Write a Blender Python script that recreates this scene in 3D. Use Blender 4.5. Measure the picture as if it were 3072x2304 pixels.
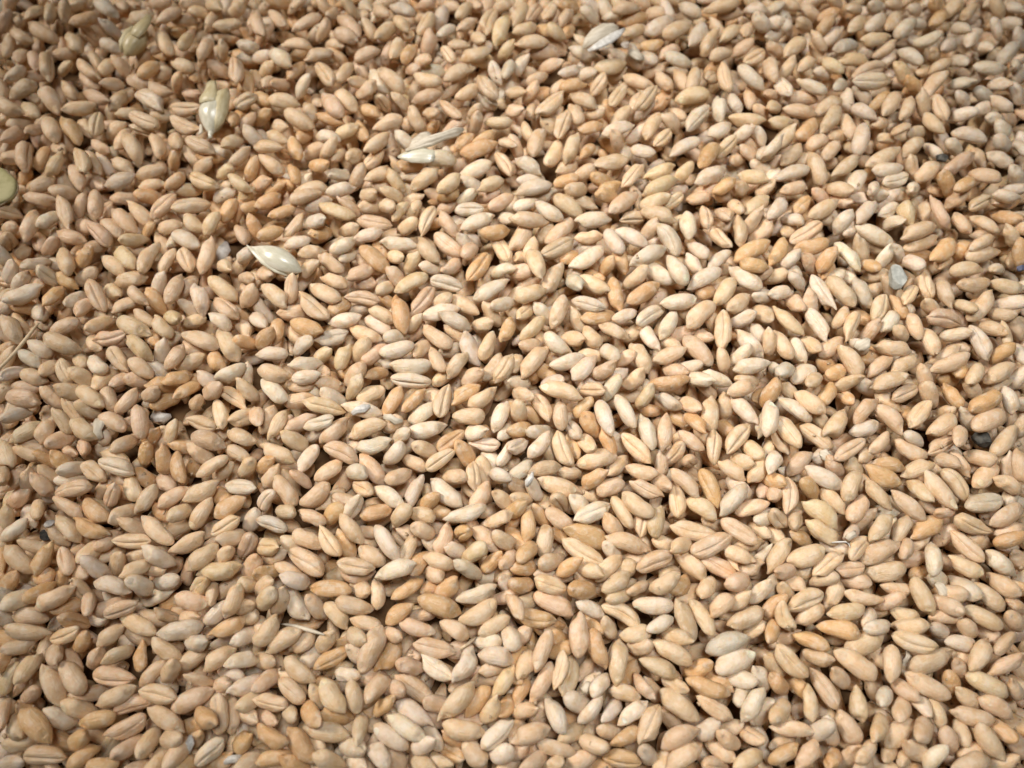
# Heap of wheat grains seen from above by a hand-held phone camera. Units: metres (built in mm * 0.001).
import bpy, bmesh, math, random
import numpy as np
from mathutils import Vector, Matrix

for o in list(bpy.data.objects):
    bpy.data.objects.remove(o, do_unlink=True)
scene = bpy.context.scene
COL = scene.collection
MM = 0.001

# ------------------------------------------------------------------ camera
cam_d = bpy.data.cameras.new('Camera')
cam = bpy.data.objects.new('Camera', cam_d)
COL.objects.link(cam)
TILT, DIST = math.radians(19.0), 138.0 * MM
cam.location = (0, -DIST * math.sin(TILT), DIST * math.cos(TILT))
cam.rotation_euler = (TILT, 0, 0)
cam_d.sensor_fit = 'HORIZONTAL'
cam_d.angle = math.radians(67.0)
cam_d.clip_start, cam_d.clip_end = 0.005, 5.0
cam_d.dof.use_dof = True
cam_d.dof.focus_distance = 0.1345
cam_d.dof.aperture_fstop = 13.0
scene.camera = cam

# ------------------------------------------------------------------ world and lamps
world = bpy.data.worlds.new('World')
scene.world = world
world.use_nodes = True
bg = world.node_tree.nodes['Background']
bg.inputs['Color'].default_value = (1.0, 0.93, 0.85, 1)
bg.inputs['Strength'].default_value = 0.004

def area_lamp(name, loc, target, size, power, color):
    ld = bpy.data.lights.new(name, 'AREA')
    ld.shape = 'DISK'; ld.size = size; ld.energy = power; ld.color = color
    lo = bpy.data.objects.new(name, ld)
    lo.location = loc
    lo.rotation_euler = (Vector(target) - Vector(loc)).to_track_quat('-Z', 'Y').to_euler()
    COL.objects.link(lo)
    return lo
def spot_lamp(name, loc, target, radius, cone, power, color):
    ld = bpy.data.lights.new(name, 'SPOT')
    ld.shadow_soft_size = radius; ld.energy = power; ld.color = color
    ld.spot_size = math.radians(cone); ld.spot_blend = 1.0
    lo = bpy.data.objects.new(name, ld)
    lo.location = loc
    lo.rotation_euler = (Vector(target) - Vector(loc)).to_track_quat('-Z', 'Y').to_euler()
    COL.objects.link(lo)
    return lo
spot_lamp('key_lamp', (-0.46, 0.18, 0.46), (0.022, 0.008, 0.0), 0.10, 30, 20.6, (1.0, 0.905, 0.80))
spot_lamp('fill_lamp', (0.045, 0.03, 0.42), (0.022, 0.008, 0.0), 0.07, 42, 6.3, (1.0, 0.985, 0.96))
scene.view_settings.view_transform = 'Standard'
scene.view_settings.look = 'None'
scene.view_settings.gamma = 1.0
scene.view_settings.use_curve_mapping = False
scene.view_settings.exposure = 0.0
scene.cycles.max_bounces = 12
scene.cycles.diffuse_bounces = 8

# ------------------------------------------------------------------ materials
def new_mat(name):
    m = bpy.data.materials.new(name); m.use_nodes = True
    nt = m.node_tree
    return m, nt, nt.nodes['Principled BSDF']

def N(nt, t, **kw):
    n = nt.nodes.new(t)
    for k, v in kw.items():
        if isinstance(k, str) and hasattr(n, k): setattr(n, k, v)
    return n

def mixc(nt, fac, a, b, mode='MIX'):
    n = nt.nodes.new('ShaderNodeMix'); n.data_type = 'RGBA'; n.blend_type = mode
    for sock, v in ((n.inputs[0], fac), (n.inputs[6], a), (n.inputs[7], b)):
        if hasattr(v, 'default_value') or hasattr(v, 'is_output'): nt.links.new(v, sock)
        else: sock.default_value = v
    return n.outputs[2]

def ramp(nt, src, p0, p1, v0=0.0, v1=1.0):
    n = nt.nodes.new('ShaderNodeMapRange'); n.interpolation_type = 'SMOOTHSTEP'
    nt.links.new(src, n.inputs[0])
    n.inputs[1].default_value, n.inputs[2].default_value = p0, p1
    n.inputs[3].default_value, n.inputs[4].default_value = v0, v1
    return n.outputs[0]

def noise(nt, vec, scale, detail=2.0, rough=0.5):
    n = nt.nodes.new('ShaderNodeTexNoise')
    n.inputs['Scale'].default_value = scale; n.inputs['Detail'].default_value = detail
    n.inputs['Roughness'].default_value = rough
    nt.links.new(vec, n.inputs['Vector'])
    return n.outputs['Fac']

def grain_material():
    # 'tint' = the grain's own bran colour; 'kpos' = position on the grain in mm, shifted per grain
    m, nt, p = new_mat('wheat_bran')
    tint = N(nt, 'ShaderNodeAttribute'); tint.attribute_name = 'tint'
    kpos = N(nt, 'ShaderNodeAttribute'); kpos.attribute_name = 'kpos'
    v = kpos.outputs['Vector']
    blotch = noise(nt, v, 0.55, 2.0)
    c = mixc(nt, ramp(nt, blotch, 0.35, 0.68), tint.outputs['Color'], (0.95, 0.87, 0.76, 1), 'MULTIPLY')
    warm = noise(nt, v, 0.9, 3.0)
    c = mixc(nt, ramp(nt, warm, 0.50, 0.74, 0.0, 0.50), c, (0.64, 0.41, 0.19, 1))
    # long fine striation along the bran
    mp = N(nt, 'ShaderNodeMapping'); mp.inputs['Scale'].default_value = (0.22, 3.4, 3.4)
    nt.links.new(v, mp.inputs['Vector'])
    stri = noise(nt, mp.outputs['Vector'], 1.6, 3.0, 0.6)
    c = mixc(nt, ramp(nt, stri, 0.50, 0.68, 0.0, 0.30), c, (0.78, 0.62, 0.44, 1))
    # flour dust in patches and specks
    dust = noise(nt, v, 0.85, 3.0, 0.55)
    c = mixc(nt, ramp(nt, dust, 0.48, 0.72, 0.0, 0.45), c, (0.80, 0.71, 0.59, 1))
    speck = noise(nt, v, 6.0, 2.0, 0.6)
    c = mixc(nt, ramp(nt, speck, 0.72, 0.80, 0.0, 0.25), c, (0.22, 0.13, 0.07, 1))
    nt.links.new(c, p.inputs['Base Color'])
    r = ramp(nt, dust, 0.35, 0.7, 0.27, 0.55)
    nt.links.new(r, p.inputs['Roughness'])
    p.inputs['Specular IOR Level'].default_value = 0.60
    p.inputs['Subsurface Weight'].default_value = 0.28
    p.inputs['Subsurface Radius'].default_value = (1.0, 0.45, 0.2)
    p.inputs['Subsurface Scale'].default_value = 0.5 * MM
    # relief: lengthwise fibres, shallow puckers, fine grit
    pucker = noise(nt, v, 1.7, 3.0, 0.6)
    bmp = N(nt, 'ShaderNodeBump'); bmp.inputs['Strength'].default_value = 0.8
    bmp.inputs['Distance'].default_value = 0.17 * MM
    h = N(nt, 'ShaderNodeMath'); h.operation = 'ADD'
    nt.links.new(stri, h.inputs[0]); nt.links.new(pucker, h.inputs[1])
    h2 = N(nt, 'ShaderNodeMath'); h2.operation = 'MULTIPLY_ADD'
    nt.links.new(speck, h2.inputs[0]); h2.inputs[1].default_value = 0.08; nt.links.new(h.outputs[0], h2.inputs[2])
    nt.links.new(h2.outputs[0], bmp.inputs['Height'])
    nt.links.new(bmp.outputs['Normal'], p.inputs['Normal'])
    return m

def simple_material(name, col_a, col_b, scale, rough, spec=0.4, bump=0.0, stretch=(1, 1, 1), sss=0.0, trans=0.0):
    m, nt, p = new_mat(name)
    tc = N(nt, 'ShaderNodeTexCoord')
    mp = N(nt, 'ShaderNodeMapping'); mp.inputs['Scale'].default_value = stretch
    nt.links.new(tc.outputs['Object'], mp.inputs['Vector'])
    f = noise(nt, mp.outputs['Vector'], scale, 4.0, 0.6)
    c = mixc(nt, ramp(nt, f, 0.35, 0.65), (*col_a, 1), (*col_b, 1))
    nt.links.new(c, p.inputs['Base Color'])
    p.inputs['Roughness'].default_value = rough
    p.inputs['Specular IOR Level'].default_value = spec
    if sss:
        p.inputs['Subsurface Weight'].default_value = sss
        p.inputs['Subsurface Radius'].default_value = (1, 0.8, 0.5)
        p.inputs['Subsurface Scale'].default_value = 0.6 * MM
    if trans:                                               # thin dry skin lets some light through
        tb = N(nt, 'ShaderNodeBsdfTranslucent'); mx = N(nt, 'ShaderNodeMixShader'); mx.inputs[0].default_value = trans
        nt.links.new(c, tb.inputs['Color']); nt.links.new(p.outputs[0], mx.inputs[1]); nt.links.new(tb.outputs[0], mx.inputs[2])
        nt.links.new(mx.outputs[0], nt.nodes['Material Output'].inputs['Surface'])
    if bump:
        b = N(nt, 'ShaderNodeBump'); b.inputs['Strength'].default_value = bump
        b.inputs['Distance'].default_value = 0.12 * MM
        nt.links.new(f, b.inputs['Height']); nt.links.new(b.outputs['Normal'], p.inputs['Normal'])
    return m

M_GRAIN = grain_material()
M_HULL = simple_material('pale_hull', (0.60, 0.57, 0.44), (0.76, 0.73, 0.61), 900, 0.26, 0.6, 0.45, (0.3, 1, 1), 0.1)
M_HULL_Y = simple_material('yellow_hull', (0.52, 0.43, 0.24), (0.66, 0.58, 0.38), 900, 0.38, 0.5, 0.45, (0.3, 1, 1), 0.1)
M_CHAFF = simple_material('dry_chaff', (0.56, 0.49, 0.38), (0.72, 0.65, 0.53), 1200, 0.5, 0.4, 0.6, (0.3, 1, 1))
M_WHITE = simple_material('white_husk', (0.56, 0.54, 0.50), (0.74, 0.72, 0.68), 1500, 0.4, 0.5, 0.5)
M_STRAW = simple_material('straw', (0.6, 0.46, 0.28), (0.74, 0.6, 0.42), 1500, 0.5, 0.4, 0.2)
M_LEAF = simple_material('pale_green_seed', (0.4, 0.37, 0.18), (0.52, 0.48, 0.26), 500, 0.6, 0.3, 0.2)
M_RIM = simple_material('pale_seed_rim', (0.30, 0.23, 0.14), (0.38, 0.30, 0.19), 900, 0.6, 0.3)
M_STONE = simple_material('blue_grey_stone', (0.34, 0.35, 0.32), (0.50, 0.51, 0.47), 700, 0.6, 0.4, 0.5)
M_DARK = simple_material('dark_stone', (0.055, 0.055, 0.05), (0.13, 0.125, 0.11), 900, 0.75, 0.3, 0.6)
M_BLUE = simple_material('blue_fragment', (0.08, 0.09, 0.15), (0.14, 0.15, 0.22), 800, 0.5, 0.4)
M_BRAN = simple_material('bran_flake', (0.38, 0.26, 0.15), (0.58, 0.46, 0.32), 2500, 0.7, 0.3)
M_GAP_SHADE = simple_material('gap_shade_brown', (0.10, 0.055, 0.025), (0.17, 0.10, 0.05), 400, 0.9, 0.1, 0.5)  # bed colour kept dark, standing in for shade deep in the gaps

# ------------------------------------------------------------------ grain geometry (mm)
TH = np.radians(np.array([0, 5, 11, 19, 30, 46, 66, 90, 115, 140, 162, 180, -162, -140, -115, -90, -66, -46, -30, -19, -11, -5], float))
UR = np.sin(np.linspace(-math.pi / 2, math.pi / 2, 17))[1:-1] * 0.997
TH_LO = np.radians(np.array([0, 14, 45, 90, 135, 180, -135, -90, -45, -14], float))
UR_LO = np.sin(np.linspace(-math.pi / 2, math.pi / 2, 9))[1:-1]

def grain_surface(u, th, P):
    """u along the grain (-1 germ end, +1 brush end), th angle from the crease; P: per-grain parameters (k,1). Returns local xyz in mm.
    local x = length, y = width, z = back (dorsal) up."""
    L, W, T = P['L'], P['W'], P['T']
    au = np.abs(u)
    pe = np.where(u < 0, P['pg'], P['pb'])                           # germ end rounder, brush end blunt
    prof = np.clip(1 - au ** pe, 0, 1) ** P['qw']
    prof = prof * (1 - P['asym'] * u)
    dv = np.abs(((th + math.pi) % (2 * math.pi)) - math.pi)          # 0 at the crease, pi on the back
    dc = np.abs(((th - P['wander'] * np.sin(2.2 * u + P['f1']) + math.pi) % (2 * math.pi)) - math.pi)
    crease = np.exp(-(dc / (P['cw'] * (1 + 0.35 * np.sin(3.1 * u + P['f4'])))) ** 2) * np.clip(1 - au ** 6, 0, 1)
    cheek = np.exp(-((dv - 0.72) / 0.42) ** 2)
    r = prof * (1 - P['cd'] * crease + 0.05 * cheek * (1 + P['chk'] * 6 * np.sign(np.sin(th))))
    # wrinkles
    r = r * (1 + P['wr'] * (np.sin(3 * th + P['f1'] + 2.2 * u) * np.sin(2.4 * u + P['f2']) + 0.7 * np.sin(5 * th + P['f3'] - 3.0 * u) + 0.6 * np.sin(5.5 * u + P['f4']) * np.cos(th + P['f1'])))
    # dents where neighbours pressed or the grain shrank while drying
    for q in range(4):
        da = ((th - P['da'][:, q:q + 1] + math.pi) % (2 * math.pi)) - math.pi
        r = r - prof * P['dd'][:, q:q + 1] * np.exp(-((u - P['du'][:, q:q + 1]) / 0.30) ** 2 - (da / 0.55) ** 2)
    ven = np.cos(th) > 0
    y = 0.5 * W * r * np.sin(th)
    zz = -0.5 * T * r * np.cos(th) * np.where(ven, P['vf'], 1.0)
    # germ: a small shield-shaped hollow with a raised tip on the back of the germ end
    db = np.pi - dv
    g = np.exp(-((u + 0.74) / 0.13) ** 2 - (db / 0.50) ** 2)
    zz = zz - P['gd'] * T * g
    zz = zz + 0.07 * T * np.exp(-((u + 0.92) / 0.06) ** 2 - (db / 0.5) ** 2)
    zz = zz - P['arch'] * L * (u ** 2 - 0.35)
    y = y + P['bend'] * L * (u ** 2 - 0.3)
    # cut or beaked ends: the tips are sheared a little, each grain its own way
    x = 0.5 * L * (u + P['sh1'] * np.clip(u - 0.55, 0, 1) * np.sin(th + P['f2']) + P['sh2'] * np.clip(-u - 0.55, 0, 1) * np.sin(th + P['f3']))
    return np.stack(np.broadcast_arrays(x, y, zz), -1)

def params(L, W, seed):
    r = np.random.default_rng(seed)
    k = len(L); q = lambda a, b: r.uniform(a, b, (k, 1))
    shr = r.random((k, 1)) < 0.25
    return dict(L=L[:, None], W=W[:, None], T=W[:, None] * q(0.74, 0.98), pg=q(2.05, 2.85), pb=q(2.4, 3.8), qw=q(0.51, 0.64), asym=r.normal(0.03, 0.10, (k, 1)),
                cw=q(0.08, 0.21), cd=q(0.18, 0.44), wander=r.normal(0, 0.10, (k, 1)), chk=q(-0.03, 0.10), wr=np.where(shr, q(0.055, 0.095), q(0.020, 0.045)), vf=q(0.76, 0.95), gd=q(0.04, 0.17), arch=q(0.0, 0.07),
                bend=r.normal(0, 0.035, (k, 1)), f1=q(0, 6.28), f2=q(0, 6.28), f3=q(0, 6.28), f4=q(0, 6.28),
                sh1=q(-0.5, 0.5), sh2=q(-0.5, 0.5), da=r.uniform(0, 6.28, (k, 4)), du=r.uniform(-0.9, 0.9, (k, 4)), dd=np.clip(r.normal(0.05, 0.085, (k, 4)), -0.07, 0.26))

def lattice(UR, TH):
    nu, nt_ = len(UR), len(TH)
    uu = np.concatenate([[-1.0], np.repeat(UR, nt_), [1.0]])
    tt = np.concatenate([[0.0], np.tile(TH, nu), [0.0]])
    quads, tris = [], []
    for i in range(nu - 1):
        for j in range(nt_):
            a = 1 + i * nt_ + j; b = 1 + i * nt_ + (j + 1) % nt_
            quads.append((a, b, b + nt_, a + nt_))
    last = 1 + nu * nt_
    for j in range(nt_):
        tris.append((0, 1 + (j + 1) % nt_, 1 + j))
        tris.append((last, 1 + (nu - 1) * nt_ + j, 1 + (nu - 1) * nt_ + (j + 1) % nt_))
    return uu, tt, np.array(quads), np.array(tris)

def make_mesh(name, verts, quads, tris, tint=None, kpos=None):
    me = bpy.data.meshes.new(name)
    nv, nq, ntr = len(verts), len(quads), len(tris)
    me.vertices.add(nv); me.vertices.foreach_set('co', np.asarray(verts, np.float32).ravel())
    loops = np.concatenate([np.asarray(quads, np.int32).ravel(), np.asarray(tris, np.int32).ravel()])
    me.loops.add(len(loops)); me.loops.foreach_set('vertex_index', loops)
    me.polygons.add(nq + ntr)
    me.polygons.foreach_set('loop_start', np.concatenate([np.arange(nq) * 4, nq * 4 + np.arange(ntr) * 3]).astype(np.int32))
    me.polygons.foreach_set('use_smooth', np.ones(nq + ntr, bool))
    if tint is not None:
        a = me.attributes.new('tint', 'FLOAT_COLOR', 'POINT'); a.data.foreach_set('color', np.asarray(tint, np.float32).ravel())
    if kpos is not None:
        a = me.attributes.new('kpos', 'FLOAT_VECTOR', 'POINT'); a.data.foreach_set('vector', np.asarray(kpos, np.float32).ravel())
    me.update(calc_edges=True); me.validate()
    return me

SURVEY = {}
SURVEY[(0, 0)] = """
3 4 18 -2 dp1
6 11 9 3 dn2
11 11 20 23 sn1
25 18 36 4 dn1
44 2 42 20 sn0
52 17 60 4 sn0
56 8 76 0 dn1
61 21 86 13 do0
82 -2 100 14 dw0
72 26 82 34 ep1
24 22 51 35 dp0
9 26 26 37 dn0
-2 23 10 14 dp1
59 28 70 45 dn0
50 50 62 44 dn1
49 60 64 58 dn0
40 40 41 72 sn0
32 62 28 44 dp1
20 42 17 56 dn1
10 30 5 50 dn1
6 72 21 56 dw0
27 68 37 64 dp1
7 85 31 71 dn0
26 79 34 89 dn1
88 24 106 28 eg0
86 37 105 43 dw0
78 46 87 61 sn1
87 66 98 50 dn0
100 52 110 64 dn0
67 52 85 69 sp0
70 62 85 78 dn1
75 76 87 70 dn1
89 77 106 69 dn0
108 66 130 76 dp1
126 72 149 83 dp0
118 79 142 94 cw0
73 79 95 90 dp0
53 70 66 86 dn1
36 75 52 98 dp0
54 96 83 91 dn0
20 88 34 103 dn0
-4 88 18 98 dn0
0 104 10 100 dn2
96 97 108 78 dn1
104 86 115 80 dn1
101 101 122 95 dn1
111 99 138 110 cn0
113 110 135 116 sn0
92 117 108 108 dn1
70 104 80 119 dy1
81 118 86 98 cn0
40 100 49 123 dn0
55 102 69 124 do0
53 117 60 131 sn1
10 110 24 103 dn1
28 120 32 106 dp0
6 124 16 110 dp1
20 118 22 153 sp0
3 134 10 126 dp1
4 139 20 133 dn1
31 147 42 126 do1
41 152 55 132 dy0
67 128 75 150 cn0
75 132 86 152 cn0
78 122 95 132 dn1
61 142 72 164 dp0
100 130 112 112 dn1
108 114 121 140 dn0
96 138 116 148 dn0
90 160 117 152 dw0
87 138 95 148 dw2
50 152 57 160 dn1
24 166 48 154 dp0
79 156 90 162 dp1
117 153 143 145 dn0
133 116 140 136 dn0
142 142 158 136 eo0
142 164 160 150 do0
119 162 143 158 dn1
110 18 134 12 dn0
136 20 157 7 dp0
126 4 150 2 dp1
101 1 109 9 dn1
110 2 119 8 dp2
154 20 165 15 dn1
155 44 166 28 dy0
137 27 148 48 dn0
132 46 140 36 dn1
148 53 168 61 dn0
118 55 128 44 dp1
120 68 137 53 do0
136 70 145 57 dw0
147 72 160 70 en0
167 62 170 72 do1
160 80 172 85 dp1
147 95 174 93 cp0
148 104 172 114 cn0
130 98 145 102 dn1
148 114 156 130 dn1
160 120 185 131 cn0
163 132 171 140 dn1
174 138 190 136 so1
170 146 180 142 dp1
184 45 172 55 dn1
171 52 182 34 dn0
186 48 198 42 en0
178 28 190 8 sn1
184 24 210 20 dn0
196 9 212 9 dn0
166 12 180 10 dn1
162 5 172 2 dn1
204 38 224 42 dw0
210 52 224 48 dw1
203 50 205 72 cn0
182 58 196 62 dp2
203 93 222 82 cn0
198 96 204 112 so0
206 112 222 98 dp1
183 116 198 110 do1
192 130 208 116 dn0
198 144 216 128 dn0
214 152 222 140 do1
185 150 204 148 dy0
164 152 188 162 cy0
198 152 217 166 dy0
190 165 200 160 dy1
154 166 172 162 dy1
213 114 224 122 dw0
216 28 224 10 dp0
180 2 190 8 dn1
210 62 218 82 do1
218 60 224 76 dn1
200 4 216 -2 dn1
-3 62 3 66 do1
-2 70 4 82 dn1
0 116 4 106 dp2
213 106 222 100 dn1
127 162 143 168 do1
46 122 57 134 dn1
135 138 141 152 dp2"""
SURVEY[(0, 1)] = """
20 4 47 8 dp0
-4 18 17 17 cy0
0 31 18 32 dn0
3 42 10 43 en0
21 42 32 14 dp0
34 32 50 16 dw0
52 4 60 31 cn0
48 2 66 0 dn1
66 20 74 4 dp1
82 -2 83 23 dp0
48 34 74 44 dp0
67 26 82 34 dp1
75 26 96 45 cp0
88 24 107 40 dp0
78 54 90 42 dp0
100 8 116 4 dp1
98 14 117 35 dp0
112 10 130 28 dn0
119 6 138 2 do0
130 22 152 3 cp0
150 16 182 8 cn0
160 22 176 34 dn0
176 36 190 18 dy0
178 38 194 28 dn1
191 26 204 6 do0
200 24 210 10 do1
212 20 222 6 do0
188 4 200 2 dw1
204 4 222 2 dy0
156 0 174 4 dp1
108 44 122 38 dn0
121 38 134 32 do0
135 33 158 27 dn0
148 34 173 48 dw0
150 46 156 34 dw1
138 40 146 52 dy1
37 50 50 44 dp0
51 46 62 72 dn0
67 60 80 52 do0
68 70 74 54 do1
98 46 118 66 dy0
88 56 108 70 dy0
112 46 124 52 dn1
121 72 134 44 dn0
137 74 152 50 dn0
156 48 166 70 cn0
173 70 184 40 dn0
204 28 214 46 dp0
218 24 222 38 do0
205 56 222 52 dw0
202 68 214 58 dn1
186 60 202 69 dy0
205 72 222 78 dp0
208 84 222 80 dp1
209 96 222 84 dp0
12 46 24 56 dn1
-2 48 6 62 dw0
22 68 40 56 dw0
0 76 18 62 dw0
34 66 48 78 ew0
44 60 52 64 dw1
12 84 24 74 dw1
2 96 36 82 dw0
26 76 36 82 dp1
12 100 31 98 do0
40 100 52 80 do0
50 70 66 84 do1
60 102 70 84 dw0
66 76 84 70 dp1
78 76 88 103 cp0
92 80 104 92 dn1
98 78 127 74 dn0
110 82 128 98 dn0
96 103 120 92 dn0
66 110 78 90 dp0
130 88 140 102 do1
134 84 142 76 dw0
145 98 156 70 dp0
150 94 171 72 dp0
170 80 176 106 dw0
160 98 170 104 dw0
178 72 206 94 dn0
184 92 206 108 cp0
181 106 200 118 dw0
188 116 206 146 dn0
203 130 222 130 do0
206 112 216 124 dn1
0 102 10 98 dw1
30 98 40 112 dw0
42 122 70 110 dp0
32 110 44 116 dw1
12 104 22 122 dn0
4 106 16 130 dn0
36 124 70 138 dn0
80 120 92 108 dp0
87 102 95 118 dn1
98 108 130 124 dn0
116 102 133 116 dn0
132 108 148 126 dn0
141 104 158 114 dy0
158 112 178 111 dn1
82 130 110 122 cp0
76 124 88 138 dn1
110 124 130 144 dy0
126 122 138 132 do1
156 122 190 134 dp0
140 130 152 126 dw1
133 148 146 130 dw0
144 154 158 132 dp0
150 152 178 142 dn0
164 134 174 142 dp1
182 136 192 156 do0
24 128 44 142 dw0
16 138 36 150 dg0
-2 138 10 136 do1
0 150 12 140 dn1
95 134 110 154 cn0
76 142 92 158 dw0
38 162 46 144 dn0
52 144 60 166 cn0
66 138 74 152 dn1
65 154 78 168 dn0
112 144 132 160 dp0
86 166 94 156 dn1
18 156 40 164 dn0
4 160 18 154 dw1
102 166 112 158 dp0
115 164 128 160 dp0
142 166 164 156 do0
160 168 172 160 do1
186 162 214 150 dw0
210 168 216 152 dw0
132 150 144 160 dg1
178 162 186 168 dw0
0 118 8 126 dp1
18 144 34 152 dw1
48 120 58 112 dp1
200 98 214 110 do2"""
SURVEY[(0, 2)] = """
3 9 36 15 dp0
10 2 36 4 dp1
38 2 48 8 dn1
40 6 52 18 dp1
53 6 70 8 dn0
66 2 90 20 dy0
90 2 98 24 dp0
100 26 120 4 dp0
122 10 138 8 dp0
134 20 150 10 do0
136 2 148 0 do0
157 12 168 -2 do0
174 8 192 4 dp0
168 10 176 22 en0
190 4 214 20 cn0
208 0 220 12 dn0
186 12 194 38 cn0
202 36 222 22 cn0
180 0 204 -2 dn1
2 34 24 20 dg0
50 22 58 42 cn0
60 16 66 28 cn1
70 18 82 26 dn0
70 20 80 34 dw0
62 30 82 48 dn0
87 26 110 40 dp0
113 32 130 36 dp2
120 18 122 48 dp0
80 34 94 52 dw0
10 50 36 34 dn0
34 52 44 28 dp0
47 54 58 42 dp0
64 48 80 62 cp0
99 60 116 44 dn0
86 56 96 60 dw1
122 52 138 40 do0
140 54 156 34 dn0
140 40 144 52 dn1
162 30 188 38 cn0
165 44 194 54 dp0
196 40 222 52 dn0
194 54 216 66 dn0
150 54 168 53 do1
12 56 36 64 dn0
20 54 42 56 dn1
34 60 52 70 do0
33 64 52 74 do0
52 62 58 74 do0
54 54 66 62 dp0
0 48 10 72 dn0
-2 70 8 88 dn0
3 94 22 70 dp0
18 94 30 72 dn0
30 78 42 96 dp0
38 74 48 84 dn0
56 76 70 70 dw0
55 84 70 80 dw1
72 68 90 84 cn0
84 66 116 76 cw0
86 58 112 68 dn1
124 64 128 56 do1
126 70 136 54 do0
140 76 144 56 do0
150 58 158 87 do0
168 56 180 66 dp0
166 74 172 68 do1
170 80 198 62 dn0
182 80 204 70 dn0
204 80 222 66 dn0
194 88 222 90 cw0
138 80 150 90 dp1
109 76 120 102 dn0
120 76 130 86 do1
90 104 104 88 cp0
98 92 112 96 do0
99 80 104 84 dn1
44 94 82 88 cp0
46 98 72 114 dp0
10 102 22 96 dp1
14 96 10 100 dp2
28 98 38 118 dn0
24 110 28 118 dw1
0 126 12 104 dn0
1 136 24 118 dw0
69 98 94 120 do0
98 120 118 104 dn0
118 112 136 86 dn0
122 114 150 140 dp0
137 106 164 88 dp0
136 108 148 116 do1
157 100 190 86 dn0
164 126 184 98 dn0
150 116 162 106 dn0
110 120 124 128 dn0
184 114 212 98 do0
182 130 208 116 cn0
188 94 194 100 do1
48 114 70 136 dn0
64 118 94 132 do0
66 124 92 136 cp1
98 136 132 136 cn0
86 142 100 128 dp1
145 146 180 130 dn0
190 138 210 128 dn0
162 160 190 138 dn0
214 122 222 114 dw0
206 148 222 130 cp0
186 154 202 142 dn0
17 136 40 144 dn0
6 140 28 164 dn0
30 166 44 136 do0
52 140 62 166 cp0
66 150 76 140 dp2
77 150 84 138 dn0
77 154 88 164 dw0
86 152 104 142 dn1
92 166 110 146 dn0
110 150 130 146 dn1
128 144 146 156 dw0
108 166 128 154 dn0
170 166 208 158 dy0
60 158 80 166 dp0
-2 140 4 164 do0
2 168 14 156 do1
214 162 222 154 dn0
126 158 140 160 dn1
46 126 54 136 dn2
148 128 156 122 dn1
192 158 200 154 dn1
160 108 170 100 dn1
140 164 150 156 dp2
84 96 94 88 dp2"""
SURVEY[(0, 3)] = """
0 12 16 0 do0
30 0 46 2 do1
27 20 44 6 do0
48 8 58 0 do0
30 28 64 10 dn0
60 0 66 6 do1
66 2 76 24 cp0
72 14 80 36 cp0
52 30 68 22 do0
82 4 112 12 dw0
92 14 110 12 dw1
111 0 130 14 dw0
135 6 152 4 dg1
167 14 180 4 cy0
174 0 208 4 dn0
212 8 222 6 en0
180 8 186 24 dn0
196 36 208 6 dn0
192 14 202 4 dn1
152 18 182 24 dp0
177 44 198 20 dw0
200 30 222 24 dn0
208 36 222 34 dn0
0 14 12 22 dg0
6 26 24 16 dw0
-4 28 6 42 dw0
10 34 42 36 dn0
4 45 42 50 dn0
58 36 70 42 eo0
42 56 72 46 cn0
62 64 80 50 do0
61 72 76 58 do1
83 32 106 22 dp0
88 34 120 24 cp0
78 36 90 38 dw1
104 34 136 50 dn0
83 60 108 42 dn0
138 30 150 38 en0
154 38 174 34 dp0
136 51 176 42 dw0
181 52 212 38 do0
204 58 222 46 dw0
116 46 124 54 dn1
131 54 156 72 dn0
158 58 182 58 dw0
154 80 182 58 dn0
90 74 114 62 dn0
122 54 122 84 do0
176 80 204 60 dn0
196 76 222 70 dw0
190 84 210 86 dw1
0 60 6 80 do0
42 62 54 74 dp0
0 66 28 58 dp1
2 102 14 72 dy0
18 94 30 66 dn0
38 76 54 112 dn0
52 74 74 102 dn0
58 70 66 78 dn1
74 80 92 62 dp0
80 84 118 90 cp0
121 96 144 72 dn0
141 90 154 74 dn0
120 98 154 106 cn0
162 84 184 96 dn0
180 100 204 90 dn0
206 98 222 90 dw0
82 112 118 96 dn0
96 116 132 106 cp0
146 116 184 98 dp0
18 106 36 98 dp0
16 112 30 120 do1
62 110 76 118 dn0
15 114 46 144 do0
10 122 22 138 dn0
0 112 6 130 dp0
46 118 58 128 dw0
70 102 84 100 dp1
68 128 102 120 do0
72 112 80 122 do1
92 140 128 122 cp0
128 112 160 134 dn0
130 110 156 122 sn1
166 116 190 128 do0
188 100 190 138 cn0
198 104 202 136 cn1
206 116 222 122 dn0
0 146 36 142 dn0
20 154 58 156 cp0
56 148 80 136 do0
60 166 84 146 do0
100 156 122 140 dp0
122 158 134 130 dn0
135 144 162 140 dn0
160 132 174 128 do1
163 148 172 138 dy0
168 164 194 140 cw0
148 162 158 144 dn0
134 166 140 152 dn0
150 168 164 160 do0
184 166 196 158 do1
204 150 216 138 do0
208 168 222 156 dn0
0 164 20 160 dw1
70 168 104 162 do0
112 168 130 164 dp0
212 112 222 104 dn0
178 112 192 106 dn1
30 14 10 12 dg1
48 138 58 146 do2
108 150 116 146 do2
160 150 170 158 dn1
150 64 142 72 dn2"""
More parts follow.
